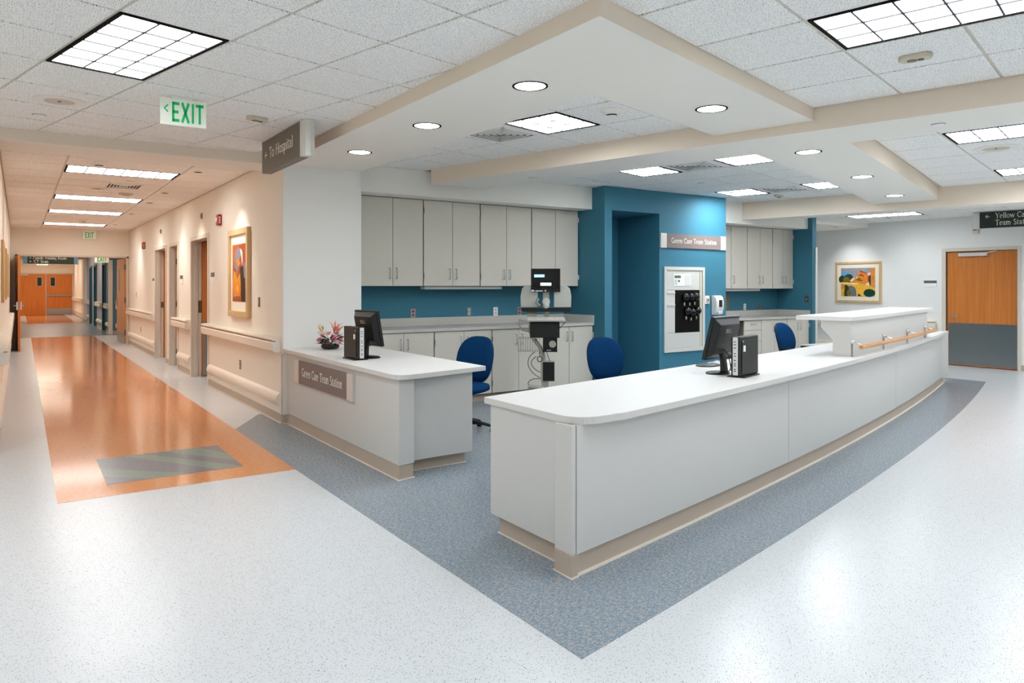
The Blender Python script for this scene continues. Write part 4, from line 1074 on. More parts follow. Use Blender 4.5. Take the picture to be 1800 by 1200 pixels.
# ------------------------------------------------------------------ niche, dispenser on the blue wall
t = thing('valve_niche', 'white framed recessed panel with control pad and dark gauges', 'wall panel', (8.415, 7.66, .49))
w, h = .445, 1.29
for x0, z0, x1, z1 in ((-w, 0, -w+.05, h), (w-.05, 0, w, h), (-w+.05, 0, w-.05, .055), (-w+.05, h-.05, w-.05, h)):
    MB().box(x0, -.022, z0, x1, 0, z1).build('frame_rail', M['niche'], t, bevel=.003)
MB().box(-w+.05, -.004, .055, w-.05, -.001, h-.05).build('back_panel', M['beige'], t)
MB().box(-w+.06, -.012, .94, w-.12, -.004, 1.215).build('control_plate', M['niche'], t, bevel=.002)
cp = MB().box(-w+.2, -.017, 1.0, .13, -.012, 1.185).build('control_pad', M['paper'], t)
MB().box(-w+.215, -.019, 1.12, -w+.35, -.017, 1.16).build('display', M['lcd'], cp)
q = MB()
for i in range(3):
    for j in range(4): q.box(-w+.215+i*.02, -.0185, 1.02+j*.021, -w+.23+i*.02, -.017, 1.033+j*.021)
for i in range(6): q.box(-.01, -.0185, 1.01+i*.027, .06, -.017, 1.018+i*.027).box(.07, -.0185, 1.01+i*.027, .11, -.017, 1.018+i*.027)
q.build('key_legends', M['cartgrey'], cp)
MB().lathe([(.018, -.0195), (.018, -.017)], (-w+.31, 0, 1.075), 14, axis='y').build('round_key', mat('blue_key', (40, 100, 130), .4, .3), cp)
MB().box(-w+.055, -.012, .30, -.215, -.004, .93).build('side_plate', M['niche'], t, bevel=.002)
MB().box(-w+.06, -.022, .885, -.22, -.012, .91).box(-w+.06, -.022, .70, -.22, -.012, .725).build('card_slot', M['silver'], t)
MB().box(-.213, -.0075, .29, .335, -.004, .935).build('dark_cavity', M['darkgap'], t)
MB().box(-w+.06, -.012, .06, .335, -.004, .288).build('lower_cover', M['niche'], t, bevel=.002)
MB().box(.34, -.010, .055, .39, -.004, h-.05).build('side_channel', M['beige'], t)
for i, (x, z) in enumerate(((-.02, .83), (.10, .83), (.21, .84), (.02, .62), (.13, .60), (.25, .62))):
    k = MB().ball((x, -.045, z), .062, 14).build('gauge_bulb', M['blackgloss'], t, smooth=60)
    MB().box(x-.005, -.03, z-.13, x+.005, -.012, z-.085).build('valve_tag', M['beige'], k)
t = thing('soap_dispenser', 'white hand sanitizer dispenser on the blue wall', 'dispenser', (9.115, 7.66, 1.03))
MB().prism_x([(0, 0), (-.05, 0), (-.085, .03), (-.11, .09), (-.115, .2), (-.10, .28), (-.06, .31), (0, .31)], -.085, .085).build('body', M['whiteplastic'], t, smooth=40, bevel=.012)
MB().box(-.035, -.122, .13, .035, -.112, .24).build('window', M['black'], t, bevel=.01)
MB().box(-.05, -.12, .015, .05, -.05, .06).build('push_bar', M['silver'], t, bevel=.008)
t = thing('thermostat', 'small white and brown device left of the sanitizer dispenser', 'wall device', (8.925, 7.66, 1.273))
MB().box(-.05, -.012, -.065, .05, 0, .065).build('plate', M['whiteplastic'], t, bevel=.002); MB().box(-.02, -.03, -.045, .035, -.012, .03).build('box', M['beige'], t, bevel=.003); MB().box(-.01, -.032, -.02, .02, -.03, .015).build('button', M['bronze'], t)
switch('bronze plate peeking out right of the sanitizer dispenser', (9.235, 7.66, 1.28), BACK, 'bronze', .08, .115)

# ------------------------------------------------------------------ left desk
def rounded(pts, idx, r, n=8):
    out = []
    for i, p in enumerate(pts):
        if i not in idx: out.append(p); continue
        a = Vector(pts[i-1]) - Vector(p); b = Vector(pts[(i+1) % len(pts)]) - Vector(p); a.normalize(); b.normalize()
        p0 = Vector(p)+a*r; p1 = Vector(p)+b*r
        for k in range(n+1):
            t = k/n; q = (1-t)**2*p0 + 2*(1-t)*t*Vector(p) + t*t*p1; out.append((q.x, q.y))
    return out
ZT = .815; ZU = .776
dk = thing('reception_desk', 'pale laminate reception desk at left with Green Care sign', 'desk', (2.40, 7.85, 0))
ox, oy = 2.40, 7.85
def loc(P): return [(x-ox, y-oy) for x, y in P]
top = rounded([(2.36, 7.848), (2.36, 4.975), (3.262, 5.18), (3.262, 7.848)], (1,), .16)
MB().prism(loc(top), ZU, ZT).build('desktop', M['counter_top'], dk, bevel=.002)
eb = MB().prism(loc(top), ZU+.002, ZT-.003); 
c0 = Vector((sum(p[0] for p in loc(top))/len(top), sum(p[1] for p in loc(top))/len(top)))
eb.v = [(p[0]+.0015*(1 if p[0] > c0.x else -1), p[1]-.0015, p[2]) if p[1] < -.02 else p for p in eb.v]
eb.build('edge_band', M['counter_edge'], dk)
MB().prism(loc([(2.40, 7.848), (2.40, 5.05), (2.545, 5.083), (2.545, 7.848)]), .115, ZU).build('front_panel', M['counter'], dk, bevel=.002)
MB().prism(loc([(2.546, 5.20), (3.16, 5.225), (3.16, 5.26), (2.546, 5.24)]), .10, ZU).build('end_panel', M['counter'], dk, bevel=.002)
MB().prism(loc([(3.13, 5.262), (3.16, 5.262), (3.16, 7.84), (3.13, 7.84)]), .55, ZU).build('apron_panel', M['counter'], dk)
MB().prism(loc([(2.406, 7.848), (2.406, 5.06), (2.54, 5.09), (2.54, 7.848)]), 0, .115).build('plinth', M['base'], dk)
MB().prism(loc([(2.546, 5.27), (3.12, 5.285), (3.12, 5.31), (2.546, 5.30)]), 0, .10).build('plinth', M['base'], dk)
MB().prism(loc([(2.392, 7.848), (2.392, 5.045), (2.55, 5.075), (2.55, 5.26), (3.13, 5.275), (3.13, 5.31), (2.5, 5.31), (2.5, 7.848)]), 0, .006).build('cove_foot', M['guard'], dk)

# ------------------------------------------------------------------ long curved counter
CT_R, CT_C = 73.872, (-11.776, 75.306)
def carc2(dr, x0, x1, n=48):        # arc of the counter body moved by dr (positive = toward the hall)
    return carc(BS_C, BS_R+dr, x0, x1, n)
ct = thing('service_counter', 'long pale curved service counter sweeping to the right', 'counter', (2.33, 2.88, 0))
ox, oy = 2.33, 2.88
xe = 11.9
front_top = carc2(.085, 2.35, 11.60, 60)
back = [(11.18, 5.42), (8.6, 5.10), (6.5, 4.63), (4.62, 4.22), (2.345, 3.735)]
backp = []
for i in range(len(back)): backp.append(back[i])
poly = front_top + backp
n0 = len(poly)
# round the near corner
poly = [p for p in poly if not (p[0] < 2.60 and p[1] < 3.2)]
_a, _b, _c = (2.345, 3.03), (2.335, 2.81), (2.62, 2.862)
corner = [((1-t)**2*_a[0]+2*t*(1-t)*_b[0]+t*t*_c[0], (1-t)**2*_a[1]+2*t*(1-t)*_b[1]+t*t*_c[1]) for t in [i/14 for i in range(15)]]
poly = corner + [p for p in poly if p[0] > 2.62 or p[1] > 3.2]
MB().prism(loc(poly), ZU, ZT).build('countertop', M['counter_top'], ct, bevel=.002)
# edge band
band = corner + [p for p in front_top if p[0] > 2.62]
eb = MB()
P = [(2.345, 3.735)] + band
for i in range(len(P)-1):
    (x0, y0), (x1, y1) = P[i], P[i+1]; l = math.hypot(x1-x0, y1-y0); nx, ny = (y1-y0)/l*.0015, -(x1-x0)/l*.0015
    eb.prism(loc([(x0, y0), (x1, y1), (x1+nx, y1+ny), (x0+nx, y0+ny)]), ZU+.001, ZT-.002)
eb.build('edge_band', M['counter_edge'], ct, smooth=30)
# body panels (joints where the photograph shows them)
fa = carc2(.005, 2.345, 11.86, 60); fb = carc2(-.03, 2.345, 11.86, 60)
seg = [(2.3625, 4.97), (4.975, 8.2), (8.205, 11.86)]
for a, b in seg:
    F = carc2(.005, a, b, 24); Bk = carc2(-.03, a, b, 24)[::-1]
    q = MB()
    Bk2 = Bk[::-1]
    for i in range(24): q.prism(loc([F[i], F[i+1], Bk2[i+1], Bk2[i]]), .115, ZU)
    q.build('front_panel', M['counter'], ct, smooth=30)
F = carc2(-.012, 2.36, 11.80, 48); Bk = carc2(-.05, 2.36, 11.80, 48); q = MB()
for i in range(48): q.prism(loc([F[i], F[i+1], Bk[i+1], Bk[i]]), 0, .115)
q.build('plinth', M['base'], ct, smooth=30)
F = carc2(.01, 2.33, 11.82, 48); Bk = carc2(-.012, 2.33, 11.82, 48); q = MB()
for i in range(48): q.prism(loc([F[i], F[i+1], Bk[i+1], Bk[i]]), 0, .008)
q.build('cove_foot', M['guard'], ct)
MB().prism(loc([(2.328, 2.872), (2.36, 2.878), (2.36, 3.02), (2.328, 3.015)]), .115, ZU).build('corner_post', M['counter'], ct, bevel=.003)
MB().prism(loc([(2.352, 3.016), (2.362, 3.016), (2.362, 3.024), (2.352, 3.024)]), .115, ZU).build('dark_joint', M['darkgap'], ct)
MB().prism(loc([(2.36, 3.02), (2.385, 3.02), (2.385, 3.69), (2.36, 3.69)]), .115, ZU).build('end_panel', M['counter'], ct, bevel=.002)
MB().prism(loc([(2.322, 2.866), (2.37, 2.874), (2.37, 3.02), (2.322, 3.01)]), 0, .115).build('plinth', M['base'], ct)
MB().prism(loc([(2.40, 3.02), (2.425, 3.02), (2.425, 3.65), (2.40, 3.65)]), 0, .115).build('plinth', M['base'], ct)
MB().prism(loc([(2.31, 2.855), (2.37, 2.866), (2.37, 3.02), (2.32, 3.02)]), 0, .006).prism(loc([(2.39, 3.02), (2.41, 3.02), (2.41, 3.66), (2.39, 3.66)]), 0, .006).build('cove_foot', M['guard'], ct)
MB().prism(loc([(2.385, 3.64), (4.62, 4.13), (4.62, 4.17), (2.385, 3.68)]), .10, ZU).prism(loc([(11.1, 5.30), (11.83, 5.42), (11.83, 5.46), (11.1, 5.34)]), .1, ZU).build('rear_panel', M['counter'], ct)
MB().prism(loc([(11.83, 5.44), (11.86, 5.44), (11.86, 5.50), (11.83, 5.50)]), .1, ZU).build('end_panel', M['counter'], ct)

# raised transaction shelf
tx = thing('transaction_shelf', 'raised transaction shelf standing on the far part of the counter', 'shelf', (6.55, 3.9, ZT))
ox, oy = 6.55, 3.9
def rz_line(x0, x1, off, n=16):      # riser front follows the counter arc
    out = []
    for i in range(n+1):
        t = i/n; x = 6.575+(9.899-6.575)*t; y = 3.883+(4.796-3.883)*t - .03*math.sin(PI*t)
        out.append((x + off*.26, y - off*.965))
    return out
F = rz_line(0, 1, 0); Bk = rz_line(0, 1, -.12); q = MB()
for i in range(16): q.prism(loc([F[i], F[i+1], Bk[i+1], Bk[i]]), 0, .342)
q.build('riser_panel', M['counter'], tx, smooth=30)
d_ = Vector((F[0][0]-Bk[0][0], F[0][1]-Bk[0][1])).normalized()
# bracket-shaped end panel
prof = [(0, 0), (.165, 0), (.165, .155), (.275, .27), (.275, .342), (0, .342)]
q = MB(); nrm = Vector((-.965, -.26))
vs = []
for s in (0, .022):
    for a, z in prof: vs.append((F[0][0]-d_.x*a + nrm.x*s - ox, F[0][1]-d_.y*a + nrm.y*s - oy, z))
k = len(prof); q.add(vs, [tuple(range(k)), tuple(range(k, 2*k))[::-1]] + [(i, (i+1) % k, k+(i+1) % k, k+i) for i in range(k)])
q.build('bracket_end_panel', M['counter_edge'], tx)
F2 = rz_line(0, 1, .03); B2 = rz_line(0, 1, -.50)
F2[0] = (F2[0][0]-.06, F2[0][1]-.014); B2[0] = (B2[0][0]-.06, B2[0][1]-.014); F2[-1] = (F2[-1][0]+.22, F2[-1][1]+.06); B2[-1] = (B2[-1][0]+.22, B2[-1][1]+.06)
q = MB(); n = len(F2)
q.prism(loc(F2 + B2[::-1]), .342, .382)
q.build('shelf_top', M['counter_top'], tx, bevel=.002)
q = MB()
FF = [( p[0]+.0004, p[1]-.0015) for p in F2]
for i in range(n-1): q.prism(loc([F2[i], F2[i+1], FF[i+1], FF[i]]), .343, .380)
q.build('edge_band', M['counter_edge'], tx)
# wooden grab rail with chrome standoffs
gr = tx
ox, oy = 6.55, 3.9
G = rz_line(0, 1, .085)
G = G[:1] + G[1:]; G[-1] = (G[-1][0]+.12, G[-1][1]+.03)
MB().tube([(p[0]-ox, p[1]-oy, .095) for p in G], .019, 14).build('wooden_bar', M['rail_wood'], gr, smooth=50)
for t_i in (0, 5, 10, 15):
    p = G[t_i]; r = rz_line(0, 1, .008)[t_i]
    MB().tube([(r[0]-ox, r[1]-oy, .135), (p[0]-ox, p[1]-oy, .12), (p[0]-ox, p[1]-oy, .11)], .008).ball((r[0]-ox, r[1]-oy, .14), .022, 10).build('standoff', M['chrome'], gr, smooth=50)
    MB().tube([(r[0]-ox, r[1]-oy, .0), (r[0]-ox, r[1]-oy, .135)], .006).build('post', M['steel'], gr, smooth=50)

# ------------------------------------------------------------------ computers
def monitor(label, loc_, rz, tilt=10, w=.41, h=.335):
    t = thing('computer_monitor', label, 'monitor', loc_, rz)
    MB().lathe([(.105, 0), (.105, .008), (.095, .014), (.03, .022)], n=32, sx=1.05, sy=.8).build('stand_base', M['black'], t, smooth=40)
    MB().prism_x([(.035, .015), (.075, .015), (.06, .12), (.045, .22), (.02, .22), (.03, .12)], -.03, .03).build('stand_neck', M['black'], t, smooth=40, bevel=.006)
    R = Matrix.Translation((0, .0, .115)) @ Matrix.Rotation(math.radians(-tilt), 4, 'X')
    zc0 = 0
    q = MB(); q.box(-w/2, -.028, 0, w/2, 0, h); q.xf(R); q.build('bezel', M['black'], t, bevel=.004)
    q = MB(); q.box(-w/2+.018, -.0295, .025, w/2-.018, -.028, h-.018); q.xf(R); q.build('screen', M['screen'], t)
    q = MB()
    a = [(-w/2+.01, 0, .01), (w/2-.01, 0, .01), (w/2-.01, 0, h-.01), (-w/2+.01, 0, h-.01)]; b = [(-w/2+.05, .04, .06), (w/2-.05, .04, .06), (w/2-.05, .04, h-.05), (-w/2+.05, .04, h-.05)]
    q.add(a+b, [(0,1,2,3), (7,6,5,4), (0,4,5,1), (1,5,6,2), (2,6,7,3), (3,7,4,0)]); q.xf(R); bk = q.build('rear_housing', M['black'], t, bevel=.006)
    q = MB()      # raised four-letter maker's mark on the back: D E L L
    H_ = .030
    gl = [[([(0,0),(0,1)], .2), (arc(0,.5,.5,.5,90,-90,8), .2)], [([(0,0),(0,1)], .2), ([(0,.93),(.5,.93)], .18), ([(0,.5),(.45,.5)], .18), ([(0,.07),(.5,.07)], .18)], [([(0,0),(0,1)], .2), ([(0,.07),(.5,.07)], .18)], [([(0,0),(0,1)], .2), ([(0,.07),(.5,.07)], .18)]]
    x = 0
    for g_ in gl:
        for Q in glyph_quads(g_): q.add([(.045-(x+a_)*H_, .0412, h-.115+b_*H_) for a_, b_ in Q], [(0, 1, 2, 3)])
        x += .78
    q.xf(R); q.build('raised_mark', M['cartgrey'], bk)
    MB().tube([(0, .05, .2), (.03, .11, .13), (.02, .12, .05), (.05, .1, .01)], .004, 6).tube([(-.01, .05, .19), (-.04, .10, .12), (-.03, .09, .04), (-.06, .09, .008)], .0035, 6).build('cable', M['cable'], t, smooth=60)
    return t
def tower(label, loc_, rz, flip=1):
    """slim case, silver port strip on its narrow front (-Y)"""
    t = thing('desktop_computer', label, 'computer', loc_, rz)
    MB().prism([(-.07, .01), (.07, .01), (.055, .30), (-.055, .30)], 0, .010).build('stand_foot', M['black'], t, bevel=.003)
    MB().box(-.034, .0, .012, .034, .32, .30).build('case', M['blackpc'], t, bevel=.006)
    for s in (-1, 1):
        MB().box(s*.034, .03, .03, s*.040, .29, .275).build('side_cover', M['blackpc'], t, bevel=.004)
    f = MB().box(-.018, -.006, .018, .022, .0, .296).build('silver_front_strip', M['silver'], t, bevel=.003)
    q = MB()
    for z in (.045, .058, .085, .10, .125, .155, .175, .215, .24, .26): q.box(-.008, -.0072, z, .008, -.006, z+.006)
    q.build('ports', M['black'], f)
    MB().box(.036*flip+.004*flip, .05, .19, .0415*flip, .085, .235).build('sticker', M['paper'], t)
    MB().box(.036*flip+.004*flip, .035, .262, .0415*flip, .05, .27).build('badge', M['silver'], t)
    MB().tube([(0, .32, .08), (0, .34, .07), (.01, .335, .02), (.03, .3, .006)], .004, 6).build('cable', M['cable'], t, smooth=60)
    return t
monitor('black flat monitor on the left desk, seen from behind', (2.74, 6.38, ZT), math.radians(97))
tower('slim black computer with silver strip on the left desk', (2.575, 6.20, ZT), math.radians(2), -1)
monitor('black flat monitor on the long counter, seen from behind', (4.46, 3.72, ZT), math.radians(192), 14)
tower('slim black computer with silver strip on the long counter', (4.36, 3.475, ZT), math.radians(-77), 1)
t = thing('monitor_base', 'flat black second screen stand lying left of the counter monitor', 'stand', (4.83, 4.13, ZT), math.radians(10))
MB().lathe([(.12, 0), (.12, .008), (.10, .016), (.03, .02)], n=28, sx=1.1, sy=.75).build('disc', M['black'], t, smooth=40)
MB().tube([(.0, .0, .018), (.08, -.04, .04), (.13, -.10, .012), (.2, -.1, .006)], .004, 6).build('cable', M['whiteplastic'], t, smooth=60)

# ------------------------------------------------------------------ flower arrangement
fa_ = thing('flower_arrangement', 'low bowl of pink daisies and salmon lilies on the left desk', 'flowers', (2.76, 7.50, ZT))
MB().lathe([(.06, 0), (.085, .01), (.098, .03), (.095, .05), (.07, .06)], n=28).build('bowl', M['blackgloss'], fa_, smooth=50)
rnd = random.Random(3)
def leaf_mb(mb, base, dirv, L_, w):
    d = Vector(dirv).normalized(); s = d.cross(Vector((0, 0, 1)));
    if s.length < .1: s = Vector((1, 0, 0))
    s.normalize(); b = Vector(base); dr = Vector((0, 0, -1))
    P = [b, b+d*L_*.35+s*w-dr*.005, b+d*L_*.7+s*w*.8+dr*.01, b+d*L_+dr*.02, b+d*L_*.7-s*w*.8+dr*.01, b+d*L_*.35-s*w-dr*.005]
    mb.add([tuple(p) for p in P], [(0, 1, 2, 3), (0, 3, 4, 5)])
for i in range(44):
    a = rnd.random()*2*PI; e = rnd.uniform(-.1, .7); q = MB()
    r0 = rnd.uniform(.02, .07); leaf_mb(q, (r0*math.cos(a), r0*math.sin(a), .055+rnd.random()*.06), (math.cos(a), math.sin(a), e), rnd.uniform(.09, .16), rnd.uniform(.008, .016))
    q.build('leaf', M['leaf'], fa_)
q = MB()
for i in range(9):
    a = rnd.random()*2*PI; e = rnd.uniform(.2, 1.6); p = Vector((math.cos(a), math.sin(a), e)).normalized()*rnd.uniform(.16, .22)
    q.tube([(0, 0, .05), (p.x*.6, p.y*.6, .05+p.z*.6), (p.x, p.y, .05+p.z)], .0015, 5)
q.build('twigs', M['leaf'], fa_)
def daisy(c, nrm, r, m):
    nrm = Vector(nrm).normalized(); R = nrm.to_track_quat('Z', 'Y').to_matrix().to_4x4(); T = Matrix.Translation(c) @ R
    o = MB()
    for k in range(12):
        a = 2*PI*k/12; c_, s_ = math.cos(a), math.sin(a); w_ = r*.17
        o.add([(c_*r*.2-s_*w_*.5, s_*r*.2+c_*w_*.5, 0), (c_*r*.2+s_*w_*.5, s_*r*.2-c_*w_*.5, 0), (c_*r*.9+s_*w_, s_*r*.9-c_*w_, .003), (c_*r, s_*r, .002), (c_*r*.9-s_*w_, s_*r*.9+c_*w_, .003)], [(0, 1, 2, 3, 4)])
    o.xf(T); b = o.build('daisy', m, fa_)
    q = MB().ball((0, 0, .002), r*.28, 8, sz=.5); q.xf(T); q.build('daisy_centre', M['yellow'], b, smooth=60)
for i, (x, y, z, r, m) in enumerate(((-.005, -.085, .115, .030, 'pinkflower'), (.035, -.09, .075, .028, 'paleflower'), (.075, -.05, .12, .026, 'pinkflower'), (-.06, -.06, .08, .026, 'pinkflower'), (-.07, -.01, .15, .024, 'paleflower'), (-.03, -.03, .16, .024, 'paleflower'),
        (.055, -.0, .155, .024, 'pinkflower'), (.09, -.02, .09, .022, 'paleflower'), (-.1, .0, .10, .024, 'pinkflower'), (0, .04, .16, .024, 'pinkflower'), (.1, .05, .1, .02, 'pinkflower'), (-.05, .07, .12, .024, 'paleflower'), (.05, .07, .13, .024, 'pinkflower'))):
    daisy((x*1.25, y*1.15, z*1.05), (x*4-.3, y*4-.5, .8), r*1.15, M[m])
def lily(c, nrm, L_, m, n=6, spread=.75, closed=False):
    nrm = Vector(nrm).normalized(); R = nrm.to_track_quat('Z', 'Y').to_matrix().to_4x4(); T = Matrix.Translation(c) @ R
    for k in range(n):
        a = 2*PI*k/n; o = MB(); c_, s_ = math.cos(a), math.sin(a)
        P = []
        for t, wd, rr, zz in ((0, .004, .004, 0), (.35, .012, .15, .4), (.7, .011, .45, .75), (1, .002, .9 if not closed else .2, .95)):
            rr *= L_*spread; zz *= L_
            P.append(((c_*rr-s_*wd, s_*rr+c_*wd, zz), (c_*rr+s_*wd, s_*rr-c_*wd, zz)))
        vs = [p for q_ in P for p in q_]; o.add(vs, [(0, 1, 3, 2), (2, 3, 5, 4), (4, 5, 7, 6)]); o.xf(T); o.build('lily_petal', m, fa_)
    q = MB()
    for k in range(4): q.tube([(0, 0, 0), (.008*math.cos(k*1.6), .008*math.sin(k*1.6), L_*.7)], .0012, 5)
    q.xf(T); q.build('stamen', M['yellow'], fa_)
lily((.03, -.02, .165), (.1, -.35, 1), .125, M['lily'])
lily((-.07, -.01, .14), (-.5, -.1, 1), .15, M['lilypale'], spread=.35, closed=True)
lily((.08, .03, .15), (.4, .2, 1), .11, M['lily'])
q = MB().ball((-.085, .0, .225), .012, 8, sz=2.0); q.build('lily_bud', mat('green_bud', (120, 140, 60), .5, .3), fa_, smooth=50)

# ------------------------------------------------------------------ task chairs
def task_chair(label, x, y, face, seat_h=.46, s=1.0, recline=8):
    """face: world heading (radians) the sitter looks toward; local -Y is forward"""
    t = thing('task_chair', label, 'chair', (x, y, 0), face+PI/2)
    t.scale = (s, s, s)
    # five-star base with casters
    for k in range(5):
        a = 2*PI*k/5+.3; c, n_ = math.cos(a), math.sin(a)
        leg = MB().tube([(c*.03, n_*.03, .10), (c*.17, n_*.17, .095), (c*.30, n_*.30, .065)], [.024, .019, .014], 8).build('leg', M['black'], t, smooth=50)
        MB().lathe([(.027, -.02), (.027, -.004)], (c*.30, n_*.30, .0275), 14, axis='x').lathe([(.027, .004), (.027, .02)], (c*.30, n_*.30, .0275), 14, axis='x').box(c*.30-.014, n_*.30-.006, .03, c*.30+.014, n_*.30+.006, .065).build('caster', M['black'], leg, smooth=40)
    MB().lathe([(.035, .08), (.035, .2), (.022, .2), (.022, .40)], n=16).build('gas_lift', M['black'], t, smooth=40)
    MB().box(-.10, -.12, .385, .10, .14, .42).build('seat_mechanism', M['black'], t, bevel=.01)
    def se(n=28, a=.24, b=.235, e=3.2): return [(a*math.copysign(abs(math.cos(2*PI*i/n))**(2/e), math.cos(2*PI*i/n)), b*math.copysign(abs(math.sin(2*PI*i/n))**(2/e), math.sin(2*PI*i/n))) for i in range(n)]
    O = se(); q = MB(); rings = [(.86, .418), (1.0, .435), (1.02, .465), (.97, .49), (.80, .503), (.4, .508)]
    vs = [(p[0]*k, p[1]*k-.01, z) for k, z in rings for p in O]; n = len(O)
    q.add(vs, [tuple(range(n))[::-1], tuple((len(rings)-1)*n+i for i in range(n))] + [(i*n+j, i*n+(j+1) % n, (i+1)*n+(j+1) % n, (i+1)*n+j) for i in range(len(rings)-1) for j in range(n)])
    q.build('seat', M['fabric'], t, smooth=70)
    # backrest: rounded, narrower at the foot, bowed front to back
    def outline(n=30):
        P = []
        for i in range(n):
            a = 2*PI*i/n; cx, cz = math.cos(a), math.sin(a)
            ww = .225*(1-.12*(cz < 0)*abs(cz)); P.append((ww*math.copysign(abs(cx)**.72, cx), .245*math.copysign(abs(cz)**.80, cz)))
        return P
    def back_y(x_, z_): return .225 + .10*((z_+.245)/.49)*math.tan(math.radians(recline))*4 - .55*x_*x_*1.2 + .035*math.cos((z_+.1)/.25*1.6) * -1
    P = outline(); q = MB(); layers = [(.90, -.018), (.99, -.004), (1.0, .018), (.97, .032)]
    vs = []
    for k, dy in layers:
        for x_, z_ in P: vs.append((x_*k, back_y(x_*k, z_*k)+dy, .73+z_*k))
    def inner(k, dy): return [(x_*k, back_y(x_*k, z_*k)+dy, .73+z_*k) for x_, z_ in P]
    vs = inner(.35, -.035) + inner(.70, -.032) + inner(.92, -.022) + inner(1.0, 0)
    n = len(P)
    q.add(vs, [tuple(range(n))] + [(i*n+j, (i+1)*n+j, (i+1)*n+(j+1) % n, i*n+(j+1) % n) for i in range(3) for j in range(n)])
    q.build('back_cushion', M['fabric'], t, smooth=75)
    vs = inner(1.0, 0) + inner(1.015, .012) + inner(.97, .028) + inner(.5, .036); q = MB()
    q.add(vs, [tuple(3*n+i for i in range(n))] + [(i*n+j, i*n+(j+1) % n, (i+1)*n+(j+1) % n, (i+1)*n+j) for i in range(3) for j in range(n)])
    q.build('back_shell', M['black'], t, smooth=75)
    MB().tube([(0, .10, .40), (0, .22, .40), (0, .285, .46), (0, .27, .62)], [.022, .022, .02, .018], 10).build('back_support', M['black'], t, smooth=60)
    for sx in (-1, 1):
        MB().tube([(sx*.17, .02, .41), (sx*.27, .02, .43), (sx*.28, .03, .60)], .014, 8).box(sx*.25, -.12, .60, sx*.31, .12, .625).build('armrest', M['black'], t, smooth=40) if armrests else None
    return t
armrests = False
task_chair('blue fabric task chair behind the left desk', 3.78, 6.40, math.radians(208), s=.98)
task_chair('blue fabric task chair behind the near part of the long counter', 5.22, 5.75, math.radians(-108), s=.95)
armrests = True
task_chair('blue fabric task chair with black armrests beside the raised shelf', 9.30, 6.30, math.radians(-88), s=.97)

# ------------------------------------------------------------------ medical computer cart
mc = thing('medical_cart', 'grey medical computer cart with black monitor before the cabinets', 'cart', (5.52, 7.36, 0), math.radians(-37))
def part(mb, n, m, **k): return mb.build(n, M[m], mc, **k)
part(MB().box(-.17, -.06, 1.415, .20, -.02, 1.71), 'monitor', 'black', bevel=.005)
mo = bpy.data.objects[[o.name for o in bpy.data.objects if o.parent == mc][-1]]
MB().box(-.155, -.0625, 1.45, .185, -.0605, 1.695).build('screen', M['screen'], mo)
MB().box(-.13, -.064, 1.60, .00, -.063, 1.635).build('blue_window', M['screenblue'], mo)
MB().box(-.05, -.064, 1.495, .085, -.063, 1.53).build('white_window', M['screenwhite'], mo)
MB().box(-.165, -.0645, 1.42, -.13, -.062, 1.44).box(-.115, -.0645, 1.422, -.02, -.062, 1.434).build('sticker', M['paper'], mo)
MB().lathe([(.012, -.067), (.012, -.062)], (.012, 0, 1.43), 12, axis='y').build('power_button', M['silver'], mo)
for s, x0 in ((-1, -.30), (1, .10)):
    if s < 0: P = [(-.30, 1.22), (-.085, 1.22), (-.085, 1.47), (-.10, 1.50), (-.24, 1.50), (-.285, 1.46), (-.305, 1.36)]
    else: P = [(.12, 1.22), (.335, 1.22), (.34, 1.36), (.32, 1.46), (.27, 1.50), (.13, 1.50), (.12, 1.47)]
    MB().prism_y(P, 0, .02).build('side_panel', M['wing'], mc, bevel=.004)
part(MB().prism_y([(-.29, 1.215), (.33, 1.215), (.34, 1.19), (.31, 1.165), (-.27, 1.165), (-.30, 1.19)], -.07, .03), 'document_tray', 'black', bevel=.004)
part(MB().box(-.02, -.015, 1.20, .06, .01, 1.46), 'neck', 'cartgrey', bevel=.004)
part(MB().lathe([(.05, -.05), (.045, -.065), (.02, -.07)], (.02, 0, 1.29), 20, axis='y').ball((.02, -.05, 1.24), .04, 12), 'pivot_knob', 'wing', smooth=50)
part(MB().tube([(-.08, .0, 1.33), (-.10, -.03, 1.28), (-.06, -.02, 1.24)], .018), 'release_lever', 'cartgrey', smooth=50)
part(MB().box(-.0, .0, .98, .06, .04, 1.20), 'column', 'cartgrey', bevel=.004)
part(MB().prism_x([(-.02, 1.10), (.04, 1.10), (.08, 1.20), (.03, 1.20)], -.22, -.10), 'side_bracket', 'cartgrey')
part(MB().box(-.25, -.20, 1.045, .27, .02, 1.06), 'keyboard_shelf', 'cartgrey', bevel=.006)
kb = part(MB().prism_x([(-.20, 1.062), (.0, 1.062), (.0, 1.092), (-.19, 1.078)], -.22, .255), 'keyboard', 'wing', bevel=.003)
q = MB()
for r_ in range(5):
    for c_ in range(18): q.box(-.21+c_*.0255, -.185+r_*.034, 1.079+r_*.0028, -.19+c_*.0255, -.158+r_*.034, 1.087+r_*.0028)
struct(q.build('keys', M['whiteplastic'], kb), 'stuff')
part(MB().tube([(-.25, -.1, 1.06), (-.31, -.1, 1.07), (-.32, -.1, 1.0), (-.28, -.1, .94), (-.20, -.06, .92)], .014), 'side_handle', 'cartgrey', smooth=50)
part(MB().box(-.18, -.12, .84, .19, .06, 1.035), 'equipment_box', 'blackpc', bevel=.006)
part(MB().box(-.02, -.10, .66, .16, .06, .84), 'lower_equipment_box', 'black', bevel=.005)
